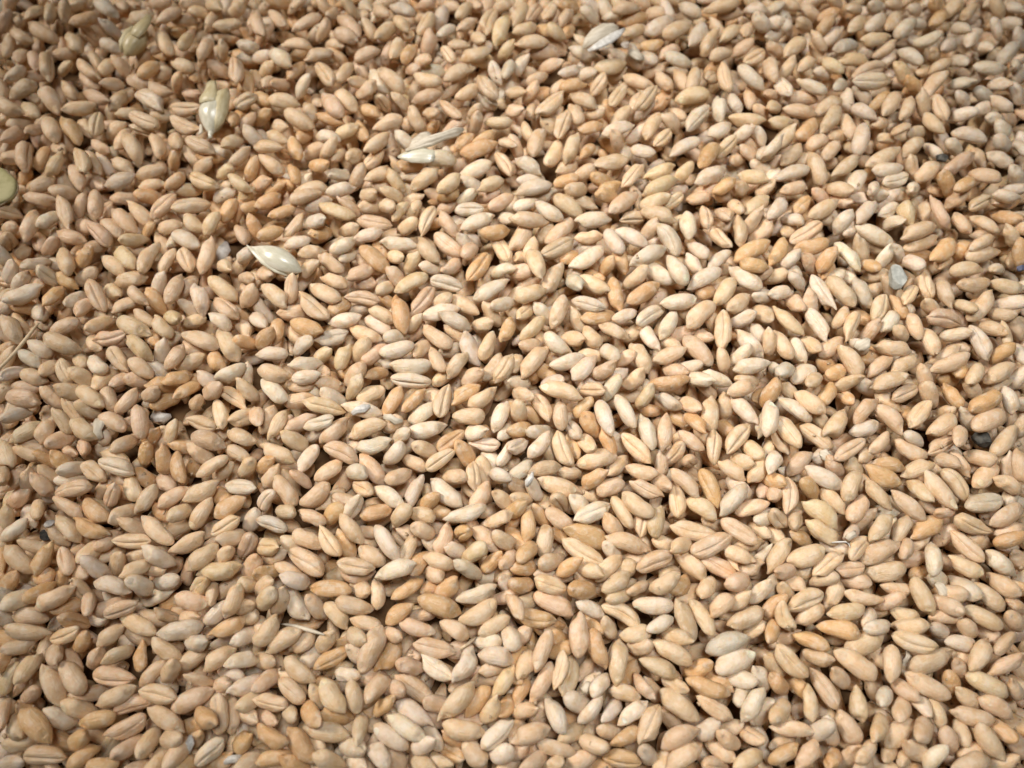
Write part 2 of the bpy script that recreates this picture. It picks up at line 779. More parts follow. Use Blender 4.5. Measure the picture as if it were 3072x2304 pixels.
SURVEY[(1, 0)] = """
0 92 14 96 dn1
-2 10 5 32 dp0
12 4 28 0 do1
12 10 26 24 dp1
28 8 42 2 dn1
32 27 57 12 dn0
54 -2 62 10 dn1
75 0 86 11 dy0
63 18 70 6 dn1
71 12 92 34 dp0
52 32 64 21 sn0
66 25 88 36 dp0
58 36 76 42 dn1
78 44 94 36 dn1
84 52 107 42 dp0
85 10 95 16 dn1
93 16 103 34 dn0
104 36 121 18 dn0
119 14 132 27 dn0
103 6 113 14 dp1
92 2 97 10 dw2
116 5 138 12 dw0
102 18 108 8 dw1
124 26 138 35 dn0
141 32 153 9 cn0
118 53 125 32 dn0
126 55 138 38 do0
112 50 116 44 dp1
143 46 154 32 dp0
137 50 151 55 dn0
156 34 173 21 dw0
174 28 190 15 dn0
174 17 186 2 dn0
165 4 172 8 dp1
157 22 163 10 dw1
141 4 152 3 dp1
185 2 194 10 dp0
196 31 206 6 cn0
206 41 218 10 dy0
218 24 224 12 dn1
206 6 220 4 dn1
188 38 204 44 dw1
165 38 186 40 dn0
176 50 204 45 dy0
160 40 172 54 cn0
186 55 205 50 dy1
162 68 188 57 dn0
202 56 213 70 cw0
212 46 222 40 dy0
214 70 222 50 dw1
130 56 142 64 dp0
145 62 160 60 dw1
135 66 161 73 dn0
172 74 178 68 dy1
165 80 172 74 dn1
172 87 193 74 dn0
192 66 208 86 cn0
100 56 134 82 dp0
98 62 116 80 dw0
80 74 98 70 dn0
86 80 104 78 dn0
90 60 95 66 dn1
70 72 83 54 dy0
68 48 75 52 do1
52 52 68 76 cn0
42 52 66 44 dn0
22 37 49 40 dn0
10 42 32 58 dw0
2 35 12 26 dp1
-2 48 12 50 dw1
0 62 18 60 dy0
26 68 43 54 do0
42 66 50 60 dn1
34 80 48 68 dw0
9 76 14 68 dp0
17 76 25 70 dp0
10 86 38 89 dn0
-2 82 12 90 do1
-4 102 14 100 do0
25 96 50 111 dn0
13 104 29 114 cn0
50 80 56 94 dp2
57 78 75 104 dp0
69 78 88 96 dn0
51 99 76 107 do0
88 92 108 100 do0
106 88 114 90 en1
118 84 133 92 dn0
85 103 96 124 do0
101 111 128 102 dn0
94 133 115 115 dn0
68 116 86 112 dy1
75 122 84 113 dn1
51 116 74 121 dw0
56 136 70 122 dn0
66 142 74 126 cn0
72 140 79 128 dn0
83 142 88 127 dn0
94 146 110 128 cn0
44 132 58 128 dp1
30 118 37 138 do0
40 120 45 112 do1
20 136 28 130 eo0
-2 126 24 128 dn0
3 135 24 150 dn0
8 114 28 124 dn1
30 142 36 160 do0
21 156 30 162 do1
46 140 63 146 do0
46 154 60 150 ep1
62 154 82 148 dw0
83 158 93 148 dn0
94 156 118 146 dn0
114 150 128 164 dy0
107 162 116 165 dn1
-2 160 12 158 dp0
36 160 46 156 dw1
34 166 62 160 dn0
60 166 86 162 dw0
132 163 158 148 dn0
128 150 140 153 dw1
121 143 146 143 do2
156 166 177 153 dn0
134 86 160 82 dp0
145 92 158 104 dn0
133 96 144 111 dn0
160 86 178 105 cp0
162 114 182 104 dp0
181 95 198 98 en0
183 110 196 104 en0
197 106 222 106 cn0
172 130 187 116 do0
186 124 208 116 do0
176 134 208 124 do0
210 118 224 130 dn0
208 132 222 152 cp0
174 154 204 142 dw0
167 146 180 142 dp1
184 160 193 162 dw0
192 164 215 154 dn0
202 136 212 130 dn1
190 84 208 92 sw1
212 70 222 78 dw2
-2 140 5 150 do1
10 166 22 162 do1
122 118 138 128 dw1
110 148 122 158 do2
188 28 196 38 dn1"""
SURVEY[(1, 1)] = """
0 14 22 2 do0
11 22 36 12 do0
28 8 56 0 dn0
36 14 66 8 dw0
55 12 86 22 dy0
62 0 84 6 dw0
90 0 104 6 dn0
75 10 88 17 sp0
0 40 24 32 do0
24 38 42 20 cn0
34 32 42 24 dn1
42 24 60 28 dw0
24 48 48 40 dw0
48 40 64 30 do0
70 32 90 34 dn0
84 40 110 34 dw0
63 52 86 42 dw0
87 24 118 30 cp0
92 16 108 10 dn0
105 6 122 18 dn0
118 26 130 8 dy0
108 0 128 4 dn0
122 32 140 28 dn0
128 10 140 6 dn1
141 38 154 12 cn0
132 22 140 12 dy1
108 44 140 46 dw0
139 40 158 62 dn0
158 18 174 38 dp0
154 36 178 56 cp0
162 14 170 10 dp1
171 16 198 14 cg0
176 32 206 20 dw0
156 4 174 2 do0
174 8 190 2 dw0
190 2 210 4 dp0
200 16 222 2 dp0
193 38 220 32 do0
178 38 192 42 dw1
204 36 220 62 cn0
212 20 222 26 dw0
177 42 186 50 dw0
180 60 188 42 dp0
180 82 204 48 co0
160 72 179 56 dp0
150 76 179 82 cw0
204 68 222 68 dw0
186 94 220 76 dw0
206 70 196 76 dn1
204 102 222 92 dw0
36 54 60 50 dy0
36 70 56 62 dn0
54 54 76 70 dp0
72 62 88 48 dw0
91 48 116 70 do0
114 52 126 60 dn0
104 46 112 58 do1
128 70 140 54 dy0
144 66 158 64 dw0
78 74 102 66 dp0
56 72 80 82 dn0
45 78 74 96 dn0
40 78 46 72 dw1
26 94 34 74 cn0
3 66 14 76 dn0
6 80 28 98 dn0
0 72 2 80 dn1
37 90 62 110 cn0
30 98 38 92 dp1
116 68 126 80 dp0
120 86 149 70 dy0
104 90 122 76 dn0
84 78 104 80 dp1
78 90 107 94 cp0
61 106 82 93 do0
118 104 126 120 sn1
122 90 128 122 do0
112 94 122 100 do1
134 106 154 82 cp0
151 96 172 92 dn0
164 90 194 106 dn0
142 108 176 100 dw0
158 106 186 116 dw0
142 114 170 136 dp0
80 102 100 100 dw1
98 100 120 112 dn0
63 114 92 108 dw0
94 108 118 122 dw0
81 118 108 128 dn0
18 106 46 102 dp0
28 112 58 122 do0
16 132 20 108 do0
2 98 8 106 dw1
0 132 16 122 do0
30 118 40 130 dn1
30 136 52 128 dg0
50 130 80 122 cw0
0 140 29 140 dw0
0 152 30 162 dn0
50 144 66 138 dy0
70 154 80 132 dy0
80 146 84 136 do1
84 146 98 130 dn0
90 148 114 132 dp0
106 140 138 132 dw0
114 128 130 122 dw0
130 118 142 110 dn0
130 124 142 118 dp1
138 144 148 128 dn0
150 134 162 156 dn0
165 160 182 138 dn0
178 122 192 150 dw0
162 140 176 132 dw1
194 146 206 120 dn0
188 114 202 116 dn0
198 98 210 114 dn0
213 130 222 108 do0
30 162 56 158 dw0
36 150 50 148 dw0
48 152 64 160 dn0
78 164 94 152 dn0
96 162 112 152 do0
114 152 154 150 dw0
112 162 156 164 cw0
112 148 124 146 dw1
160 162 164 158 dn1
196 164 214 140 dn0
206 164 222 142 cn0
178 164 196 156 dp0
84 168 96 160 dn0
8 164 24 166 dw0
54 164 74 168 dn0
72 154 86 160 do1
170 120 180 126 dn1
152 62 160 72 dw1
92 60 100 66 dp1
0 108 6 114 dw1
20 100 30 106 dp1"""
SURVEY[(1, 2)] = """
6 -4 26 16 dw0
26 2 52 0 dn0
54 2 74 4 dw0
76 12 92 -4 dy0
34 6 56 8 dw1
56 8 78 16 dw0
86 14 112 3 dn0
24 16 50 12 dn0
42 16 76 22 cy0
75 19 108 26 dw0
110 28 126 3 do0
126 24 146 4 do0
116 2 156 0 dw0
149 8 156 14 dn1
157 30 166 0 cn0
168 16 194 0 co0
184 20 208 4 dn0
168 28 199 28 dn0
131 34 156 18 dw0
206 42 216 14 dw0
130 44 164 36 dw0
156 58 180 40 co0
-2 20 4 36 dn0
4 44 16 18 dn0
12 48 26 22 dn0
26 40 50 26 dp0
22 48 30 26 sp1
41 38 68 30 cw0
44 46 58 40 dw0
56 52 80 30 dp0
80 44 112 32 dn0
108 40 128 30 dp0
118 48 134 42 dw0
84 48 86 54 dw1
86 56 118 50 dg0
4 54 34 66 dn0
28 46 40 52 dn0
36 76 54 52 dw0
60 52 88 66 cp0
50 84 76 66 dn0
78 74 96 78 dw0
90 62 110 86 dp0
111 66 128 56 dw0
126 54 136 50 dw1
137 54 156 60 dn0
125 62 148 74 dn0
146 74 172 56 cn0
180 40 200 44 dw0
184 50 212 54 cw0
174 52 186 68 do0
186 66 190 92 cn0
194 66 200 84 cn1
160 78 184 82 dn0
209 72 222 50 dw0
210 48 222 36 dw0
200 74 222 84 dw0
200 64 210 72 dw1
0 74 16 66 do0
6 88 20 72 dn0
17 80 34 106 dn0
31 76 46 88 sp0
38 106 66 86 dp0
0 108 18 92 cw0
0 116 28 126 cg0
15 108 36 112 dn0
36 110 62 120 dp0
74 88 80 82 dn1
82 84 102 96 cn0
64 98 90 106 cp0
62 104 70 96 dn1
76 114 92 98 cw0
102 88 128 106 dw0
112 86 134 74 dp0
130 106 144 78 dw0
149 82 178 106 dw0
144 104 156 98 do0
154 108 164 112 do1
186 110 202 84 dp0
183 86 190 94 dn1
205 94 222 106 dn0
163 116 200 106 dw0
90 114 118 108 do0
116 122 134 106 dn0
131 110 156 116 dn0
134 122 156 132 dn0
90 126 104 130 dp1
62 116 72 108 do0
73 112 92 138 dp0
31 128 58 140 dn0
54 124 72 150 cn0
0 140 22 142 cy0
26 136 40 142 dn0
2 152 28 146 dn0
28 142 60 164 cp0
74 130 82 148 do1
102 120 124 154 dw0
88 140 112 156 dn0
124 156 138 130 cn0
130 128 138 134 dn1
124 130 130 136 dn2
144 148 172 158 dn0
156 148 168 120 dp0
172 130 186 128 eo0
166 142 180 146 dw0
178 150 200 140 dy0
188 122 210 146 dp0
196 122 222 112 dn0
208 132 222 138 dn0
138 160 146 150 do0
194 162 214 148 do0
70 156 102 160 cp0
103 166 138 156 dw0
76 166 100 164 cp1
17 156 40 168 dn0
0 166 20 160 do0
62 168 76 164 dn1
148 160 160 168 dn0
172 154 194 166 dw0
214 156 222 148 dp0
210 166 222 158 dn0
192 168 212 164 dw1
150 136 156 142 dw1
210 142 222 146 dn2
100 150 110 144 dw2
60 138 70 148 dn2"""
SURVEY[(1, 3)] = """
-2 12 14 4 dn0
0 28 18 14 dn0
22 0 46 7 dw0
24 8 44 40 dw0
0 2 20 0 dy0
15 32 26 14 dn0
47 10 84 12 co0
50 0 78 2 dp0
48 20 56 34 dp0
80 4 100 16 dn0
104 2 106 30 dn0
80 0 98 0 dn1
100 0 134 -2 dw0
68 22 102 30 dn0
60 22 80 44 dn0
118 20 144 2 do0
112 40 136 24 do0
146 14 162 0 do0
155 18 175 4 do0
137 18 178 32 do0
178 2 222 8 dw0
172 22 208 10 dw0
214 6 222 12 dw0
210 18 222 14 dp1
176 42 210 22 dn0
0 34 10 60 dn0
0 62 20 34 dn0
7 64 40 46 dn0
28 66 52 50 dn0
82 36 110 46 dn0
78 48 96 58 dn0
89 86 108 44 dn0
110 48 126 54 dn0
124 40 156 50 dp0
136 34 152 32 dp1
159 38 184 54 dp0
136 58 172 66 cp0
192 52 220 34 dn0
190 58 210 56 dw0
218 50 222 56 dw0
84 62 92 72 dw0
50 66 70 48 dn0
45 74 52 66 dw1
50 80 82 62 co0
106 84 124 54 do0
72 60 86 56 do1
134 72 142 62 dp1
142 70 170 90 cw0
126 76 140 80 dp0
24 70 50 94 dn0
0 72 14 74 dn0
0 98 20 82 dp0
20 88 42 110 cn0
24 82 42 100 dn1
66 84 92 86 dw0
50 94 58 114 dy0
54 90 76 120 dy0
82 88 88 120 dn0
96 86 112 92 dp0
97 106 112 88 dp0
114 96 126 98 dp0
122 86 154 110 cp0
172 92 190 62 dw0
192 66 222 72 dw0
198 82 214 78 dn1
190 90 212 86 dp1
206 106 222 78 dy0
186 60 168 66 dp2
-2 106 28 112 cn0
20 116 40 122 en0
40 112 56 126 do0
58 118 80 124 do0
100 120 122 104 do0
90 110 102 102 do1
121 108 152 130 dw0
114 120 146 142 dw0
159 124 190 92 dn0
180 120 202 94 do0
146 108 164 112 dp0
198 126 210 106 dy0
212 118 222 106 do0
38 128 80 138 dn0
58 148 44 142 dn0
90 118 90 146 dn0
101 128 132 150 dw0
0 120 20 126 dp0
-2 130 30 146 do0
28 130 50 162 do0
160 130 198 136 dn0
174 126 194 126 dp1
148 134 158 146 dw0
156 146 182 158 co0
178 142 198 164 dp0
195 150 222 124 cw0
202 160 222 148 dw0
137 152 152 142 dw0
70 148 98 148 dw0
72 156 98 164 dw0
98 144 116 166 dw0
113 152 126 164 dn0
134 158 156 168 dn0
148 156 172 164 dn0
54 152 74 168 dn0
0 160 32 154 do0
30 160 38 168 do0
48 164 58 168 dn1
166 138 178 146 do0
214 166 222 160 dn0
150 116 158 128 dp2
84 132 76 130 dn2"""
SURVEY[(2, 0)] = """
0 22 14 2 dy0
13 19 24 3 cp0
27 18 37 2 cp0
42 8 56 4 do1
32 22 40 11 sn1
41 22 52 8 dn0
0 30 22 21 dn0
30 26 46 30 dy0
46 32 52 22 do1
3 38 31 35 dn0
24 24 34 30 do1
8 44 46 46 dp0
34 36 42 42 dp1
2 62 14 50 dw0
12 72 32 64 dp0
25 56 42 58 dp0
8 84 24 76 dp0
-4 78 10 82 dn1
-4 92 8 100 dp0
14 44 28 52 dw2
49 42 74 51 dw0
40 66 60 58 dw0
54 64 72 66 dw0
56 62 66 53 dw1
58 36 68 42 dn1
60 12 76 16 dw0
62 4 76 8 dw1
78 10 96 18 dw0
92 19 118 15 do0
86 8 112 6 dn0
104 0 118 4 dn1
95 30 116 24 dn0
110 41 132 38 do1
88 48 98 50 dw1
102 46 112 54 dw0
70 61 100 55 dy0
112 46 122 56 dw1
116 30 140 15 dw0
117 8 128 15 dn0
130 4 138 16 dw1
122 0 134 4 dy1
144 4 164 14 dw0
129 33 157 18 dn0
150 44 170 18 dw0
127 50 146 40 dp1
130 49 157 55 dw0
164 48 178 25 sn0
172 22 184 30 sn1
166 8 196 4 dn0
176 14 200 10 dp0
180 36 196 22 dn0
198 34 208 18 dn0
170 50 190 44 dn0
171 60 178 54 do1
168 72 178 62 cn0
191 45 208 38 dp0
200 56 219 44 cn0
209 32 224 28 dy0
207 16 224 22 dw0
200 6 220 10 dw0
202 -2 214 6 dn1
194 58 219 75 dw0
216 64 224 56 dn1
180 57 188 79 cn0
154 80 160 58 dn0
142 60 150 80 dp1
118 62 130 60 dn1
124 62 138 79 dn0
96 66 122 76 dn0
84 66 96 64 dn1
34 80 48 72 dn1
40 76 64 72 do0
68 80 82 68 cn0
51 82 74 92 dn0
84 92 98 74 cn0
108 94 124 76 cn0
126 90 134 82 do1
104 100 108 86 dp1
110 98 119 90 dw0
98 76 106 80 dn1
22 100 46 80 cn0
14 86 22 94 sn2
9 106 20 124 sy0
18 90 16 104 sn1
28 106 38 112 dn1
39 122 48 96 cn0
50 90 60 108 dn0
61 96 80 100 dn0
80 90 88 102 do2
56 112 78 109 do0
88 106 100 96 dn1
78 116 106 107 dw0
81 118 100 126 en0
113 122 128 96 dy0
130 102 145 110 dn0
136 92 148 106 dn1
104 118 112 114 dw1
110 104 116 114 dn2
140 86 172 80 dy0
148 114 171 91 cw0
144 94 170 84 dy1
178 84 180 106 dw0
188 80 196 98 dw0
202 76 208 94 dp1
208 80 224 82 do0
206 96 224 98 dn0
187 102 218 106 dy0
170 118 190 107 dw0
192 118 206 114 dw0
207 112 219 122 dw0
122 128 138 112 cy0
102 128 124 134 dw0
130 138 168 116 dw0
161 146 180 120 do0
178 132 192 122 cn0
196 130 214 136 dn1
192 140 198 134 dn1
198 124 218 128 dp1
16 136 26 110 dn0
30 146 42 120 dn0
47 140 56 116 dn0
58 138 72 124 do0
-2 120 8 134 dp0
4 137 26 150 dw0
3 158 30 154 dw0
-2 152 4 138 dp1
43 148 52 142 dn1
51 152 72 148 dn0
70 144 102 136 cn0
35 159 58 154 do0
68 156 84 154 do0
46 168 64 160 dn0
2 166 34 160 dw0
73 166 94 160 do0
95 162 112 142 cn0
86 152 96 150 dp2
114 154 140 144 dy0
112 168 146 152 dy0
142 156 157 140 dy0
154 162 188 142 dw0
175 166 192 156 do0
196 150 222 156 dy0
190 168 204 158 dn0
208 142 224 148 dw1
214 138 224 130 dw0
212 168 224 160 dn0
140 168 148 162 dw1
160 168 172 164 dn1
86 14 78 6 dw1"""
SURVEY[(2, 1)] = """
0 4 42 2 dw0
0 14 22 8 dw0
-2 24 32 24 dp0
20 8 44 26 dw0
35 4 62 20 dy0
44 2 74 14 dn0
72 4 92 2 do0
84 20 108 -2 dp0
55 26 86 22 dw0
1 52 15 26 dn0
80 18 88 10 dp1
93 24 116 21 cn0
112 2 134 -2 dy0
109 12 138 4 dy0
110 16 142 23 dn0
130 14 148 2 cn0
150 9 174 2 dn0
174 6 188 0 dn0
200 18 222 4 dn0
189 4 198 22 dn0
166 12 170 33 cn0
178 10 188 28 cn0
150 16 154 42 dw0
152 42 170 58 dw0
196 20 198 47 dn0
204 30 214 18 dn0
216 28 222 12 dw0
210 40 222 28 dn0
28 46 54 22 dp0
22 44 34 28 dn0
18 40 14 64 dn1
15 46 26 75 dn0
2 62 14 50 dn0
25 56 54 42 cp0
44 60 56 52 do1
54 40 79 38 dn0
90 32 118 46 dw0
80 32 96 54 dw0
90 48 98 72 do0
112 38 126 28 dn0
126 28 146 54 cw0
104 62 134 48 dw0
120 44 128 40 dw1
112 62 142 80 dw0
134 52 150 82 dw0
150 54 164 72 dw0
172 30 188 50 cp0
170 66 188 50 dw0
191 58 222 44 do0
196 62 222 66 do0
184 30 190 28 dn1
52 82 56 58 dw1
50 66 82 48 dw0
75 68 88 62 eo0
58 52 66 48 dw1
-2 66 16 73 dp0
4 80 26 76 dn0
28 88 42 62 dn0
57 72 84 88 dn0
49 70 60 86 dg0
86 74 92 104 do0
66 70 76 76 do1
98 80 116 68 dn0
98 98 128 78 do0
120 78 132 90 dn2
2 92 30 83 dn0
6 96 32 90 dn1
-2 98 6 88 dn1
34 118 46 88 dp0
51 92 80 102 cw0
76 90 82 100 dp1
4 112 18 96 cy0
0 104 8 112 dn1
22 100 32 110 dw0
7 128 28 108 dy0
28 114 36 118 dn1
52 106 62 118 dn0
60 110 90 106 do0
86 112 109 102 dw0
76 114 100 126 dn0
106 116 132 98 cw0
127 98 161 92 dw0
116 98 128 92 dp2
162 90 174 84 do1
151 82 182 66 dw0
188 64 216 86 dw0
176 98 192 74 dy0
186 104 206 88 dn0
210 92 222 88 dw0
210 100 220 110 dn0
150 116 175 94 dn0
145 102 154 108 dn0
129 126 142 102 dw0
182 102 182 136 cn0
112 114 126 138 dw0
192 112 206 108 dw0
193 120 216 142 dw0
206 114 222 132 dw0
170 108 176 116 dn1
26 124 52 140 dw0
45 124 60 130 dn0
61 116 76 134 dn0
100 124 110 120 dn1
0 128 4 106 do0
5 136 26 128 dn0
7 160 30 132 dp0
0 158 6 138 dn0
12 160 24 158 eo1
32 152 62 142 dw0
52 162 72 142 dw0
56 140 82 142 dp0
78 132 90 146 dw0
90 146 104 142 dn0
104 128 118 158 dn0
122 146 150 136 dn0
132 128 140 134 dn1
158 118 172 132 dp0
142 124 150 122 dp1
148 124 174 150 dp0
142 150 164 152 dw0
178 138 186 154 dn0
192 146 204 136 dw0
191 152 222 148 dw0
70 158 90 150 dp0
81 168 98 152 dw0
98 168 112 158 dn0
116 168 154 162 do0
132 152 150 158 dp0
154 158 170 166 dw0
164 156 190 166 dw0
194 166 212 162 dn0
24 166 46 164 dw0
0 166 12 164 dw0
60 168 76 164 dw1
204 74 222 70 dp1
30 140 36 146 dp2
22 152 32 160 do2
134 30 148 26 dn2
206 122 218 128 dw2"""
SURVEY[(2, 2)] = """
0 4 18 14 dn0
24 1 60 10 dn0
60 2 80 8 cn0
80 10 92 -4 dw0
96 4 112 -2 dn0
18 8 34 32 cn0
6 16 6 33 en0
12 24 22 30 do1
42 13 42 42 dn0
53 28 70 12 do0
74 12 86 46 dw0
89 8 106 38 dw0
108 20 122 2 dy0
124 8 146 22 dw0
124 2 154 4 do0
145 10 162 26 cp0
162 2 174 8 dp0
186 8 210 0 dn0
208 18 222 4 do0
170 10 172 42 dn0
182 10 186 30 dn1
190 10 212 36 dw0
0 42 14 36 do0
-4 60 14 46 cw0
12 44 34 38 dw0
14 64 34 42 dw0
38 42 50 72 cn0
30 56 38 64 dn1
50 34 56 46 cw0
50 46 56 62 do1
60 42 70 62 cn0
62 28 74 42 do0
55 70 90 60 dn0
-4 84 18 68 dg0
80 46 86 56 do1
88 48 94 56 dw1
94 42 120 68 cn0
112 26 122 58 dw0
133 26 131 58 dp0
144 42 166 58 dn0
153 26 164 40 do0
140 26 150 34 do1
175 40 174 70 cn0
184 60 204 34 cn0
212 46 222 22 dw0
202 46 214 68 dy0
192 62 204 72 dy0
162 40 170 48 dn1
182 34 188 42 do1
134 66 146 54 cn0
148 68 160 66 ep0
128 62 130 78 dp1
14 76 42 70 dn0
40 78 60 74 dn1
62 88 80 76 do0
86 76 96 66 dn1
97 72 126 80 dn0
125 80 134 90 dp0
72 94 98 84 dp0
102 84 130 98 cp0
137 74 162 96 dp0
141 84 144 116 cn0
163 72 178 106 co0
178 66 202 82 dn0
190 82 200 96 dw0
180 112 202 88 dw0
206 86 222 64 dn0
216 96 222 84 dp0
206 96 214 90 dp1
-2 86 14 92 cp0
14 82 24 98 dw0
20 82 62 96 dn0
22 96 34 106 dn1
36 98 46 106 en0
0 100 18 98 dn0
0 110 6 106 do0
8 104 18 108 dn1
14 108 14 138 do0
20 108 30 120 do1
28 108 54 126 dp0
60 94 74 98 dn1
54 100 64 112 dw0
54 118 85 104 cw0
86 96 104 126 sn0
94 94 122 116 dn0
80 116 94 130 dn0
126 104 122 134 dy0
114 106 110 132 cn0
151 98 178 116 dy0
136 122 176 132 cn0
168 118 180 122 dn1
180 116 212 138 cp0
192 112 222 102 dp0
206 118 222 132 dn0
30 120 26 152 dn0
0 130 8 140 do1
0 120 4 112 do1
45 124 84 138 do0
44 134 78 156 cn0
38 150 48 140 dn1
82 132 120 144 dp0
82 140 90 148 dw0
120 134 146 144 dn0
121 120 130 124 dn1
154 148 190 130 cp0
196 140 214 136 dn1
182 142 210 154 dn0
140 142 152 138 dn0
142 142 168 168 dn0
106 160 140 146 cp0
162 150 194 166 cp0
210 158 222 140 dw0
6 152 20 138 do0
0 142 8 150 do1
-2 160 24 158 do0
26 156 42 150 dn0
41 164 58 152 do0
56 158 76 164 dy0
72 168 94 148 dn0
84 168 106 156 dn0
100 148 112 154 dn1
126 168 148 160 dn0
18 166 42 164 dw0
194 160 210 158 dp1
214 118 222 114 dw1
74 140 80 146 do2
36 126 44 134 do2
150 160 158 166 dp2
0 22 8 30 do2"""
SURVEY[(2, 3)] = """
-2 8 18 8 do0
18 4 49 12 cn0
40 0 52 -2 dn1
57 0 70 6 dn0
48 12 72 12 do0
72 8 84 14 cn0
78 16 102 -2 dn0
100 14 118 6 dn0
120 14 146 -2 dn0
136 14 154 2 do0
160 20 176 0 dn0
183 8 206 2 dp0
206 24 222 4 dw0
18 14 54 32 dp0
0 20 6 32 dp0
6 26 20 18 dn1
3 34 38 40 co0
55 22 80 34 dw0
78 22 112 42 cn0
84 20 100 14 dy0
103 24 142 26 dw0
115 48 140 36 dw0
142 20 158 58 dn0
155 18 174 52 dn0
170 34 192 16 dn0
188 30 204 12 dn0
186 44 218 30 dn0
150 18 156 14 dn1
0 62 16 42 dp0
18 82 34 46 dp0
34 50 46 58 do1
57 32 58 72 dp0
66 38 72 46 do0
67 44 80 80 do0
77 36 90 54 dn0
92 54 122 48 dn0
100 62 122 58 dn0
90 96 94 54 dn0
134 50 150 54 dy0
112 66 130 62 dn1
122 58 156 74 dn0
110 72 144 86 dy0
166 66 206 50 dg0
204 50 212 44 dn0
201 62 222 44 do0
174 82 210 66 dw0
188 86 206 92 dw0
150 86 170 76 do0
150 90 188 102 do0
170 84 184 94 do1
8 86 16 66 dn0
0 74 8 66 do0
0 80 6 90 do0
37 66 50 60 do1
38 98 46 66 cn0
44 104 54 68 cn1
16 110 36 74 dp0
60 86 70 72 dp2
0 112 14 86 do0
61 100 70 90 dw1
70 100 82 88 dw0
84 96 112 106 dn0
98 90 104 80 do1
106 84 120 104 dp0
130 86 152 100 dn0
98 70 108 64 do2
128 98 162 126 dn0
160 104 190 124 cn0
192 112 204 92 dw0
200 126 216 96 dw0
208 80 222 98 dw0
214 66 222 78 dn0
212 126 222 110 dw0
30 104 46 138 dw0
47 104 66 114 dw0
0 120 20 112 dp0
20 124 28 112 dp1
0 140 8 124 dp0
58 128 78 104 dw0
80 122 92 110 dw0
92 128 116 108 dw0
76 132 94 138 dn0
0 142 34 132 dp0
42 140 60 132 dn0
56 144 66 134 dn1
20 144 54 154 dp0
60 142 82 148 dn0
84 146 112 132 do0
112 146 126 112 cp0
111 146 124 162 dw0
128 148 161 130 dp0
160 140 176 126 dw0
172 142 186 154 dn0
178 136 196 150 dn0
180 138 194 128 dn1
200 132 214 144 en0
10 158 24 146 dp0
-2 156 12 146 dp0
44 164 74 152 dn0
79 156 112 160 co0
132 166 164 144 dp0
162 160 188 168 cp0
190 166 218 152 dy0
8 168 30 154 dp0
30 168 40 158 dn0
0 168 6 158 do1
126 166 134 154 dn1
70 168 82 162 do1
216 38 222 46 dn1
22 46 40 44 do1
118 94 126 104 dp2
132 118 142 130 dp2
50 120 58 132 do2
110 68 100 80 do2
176 42 190 46 dp2
194 44 206 40 dn1"""
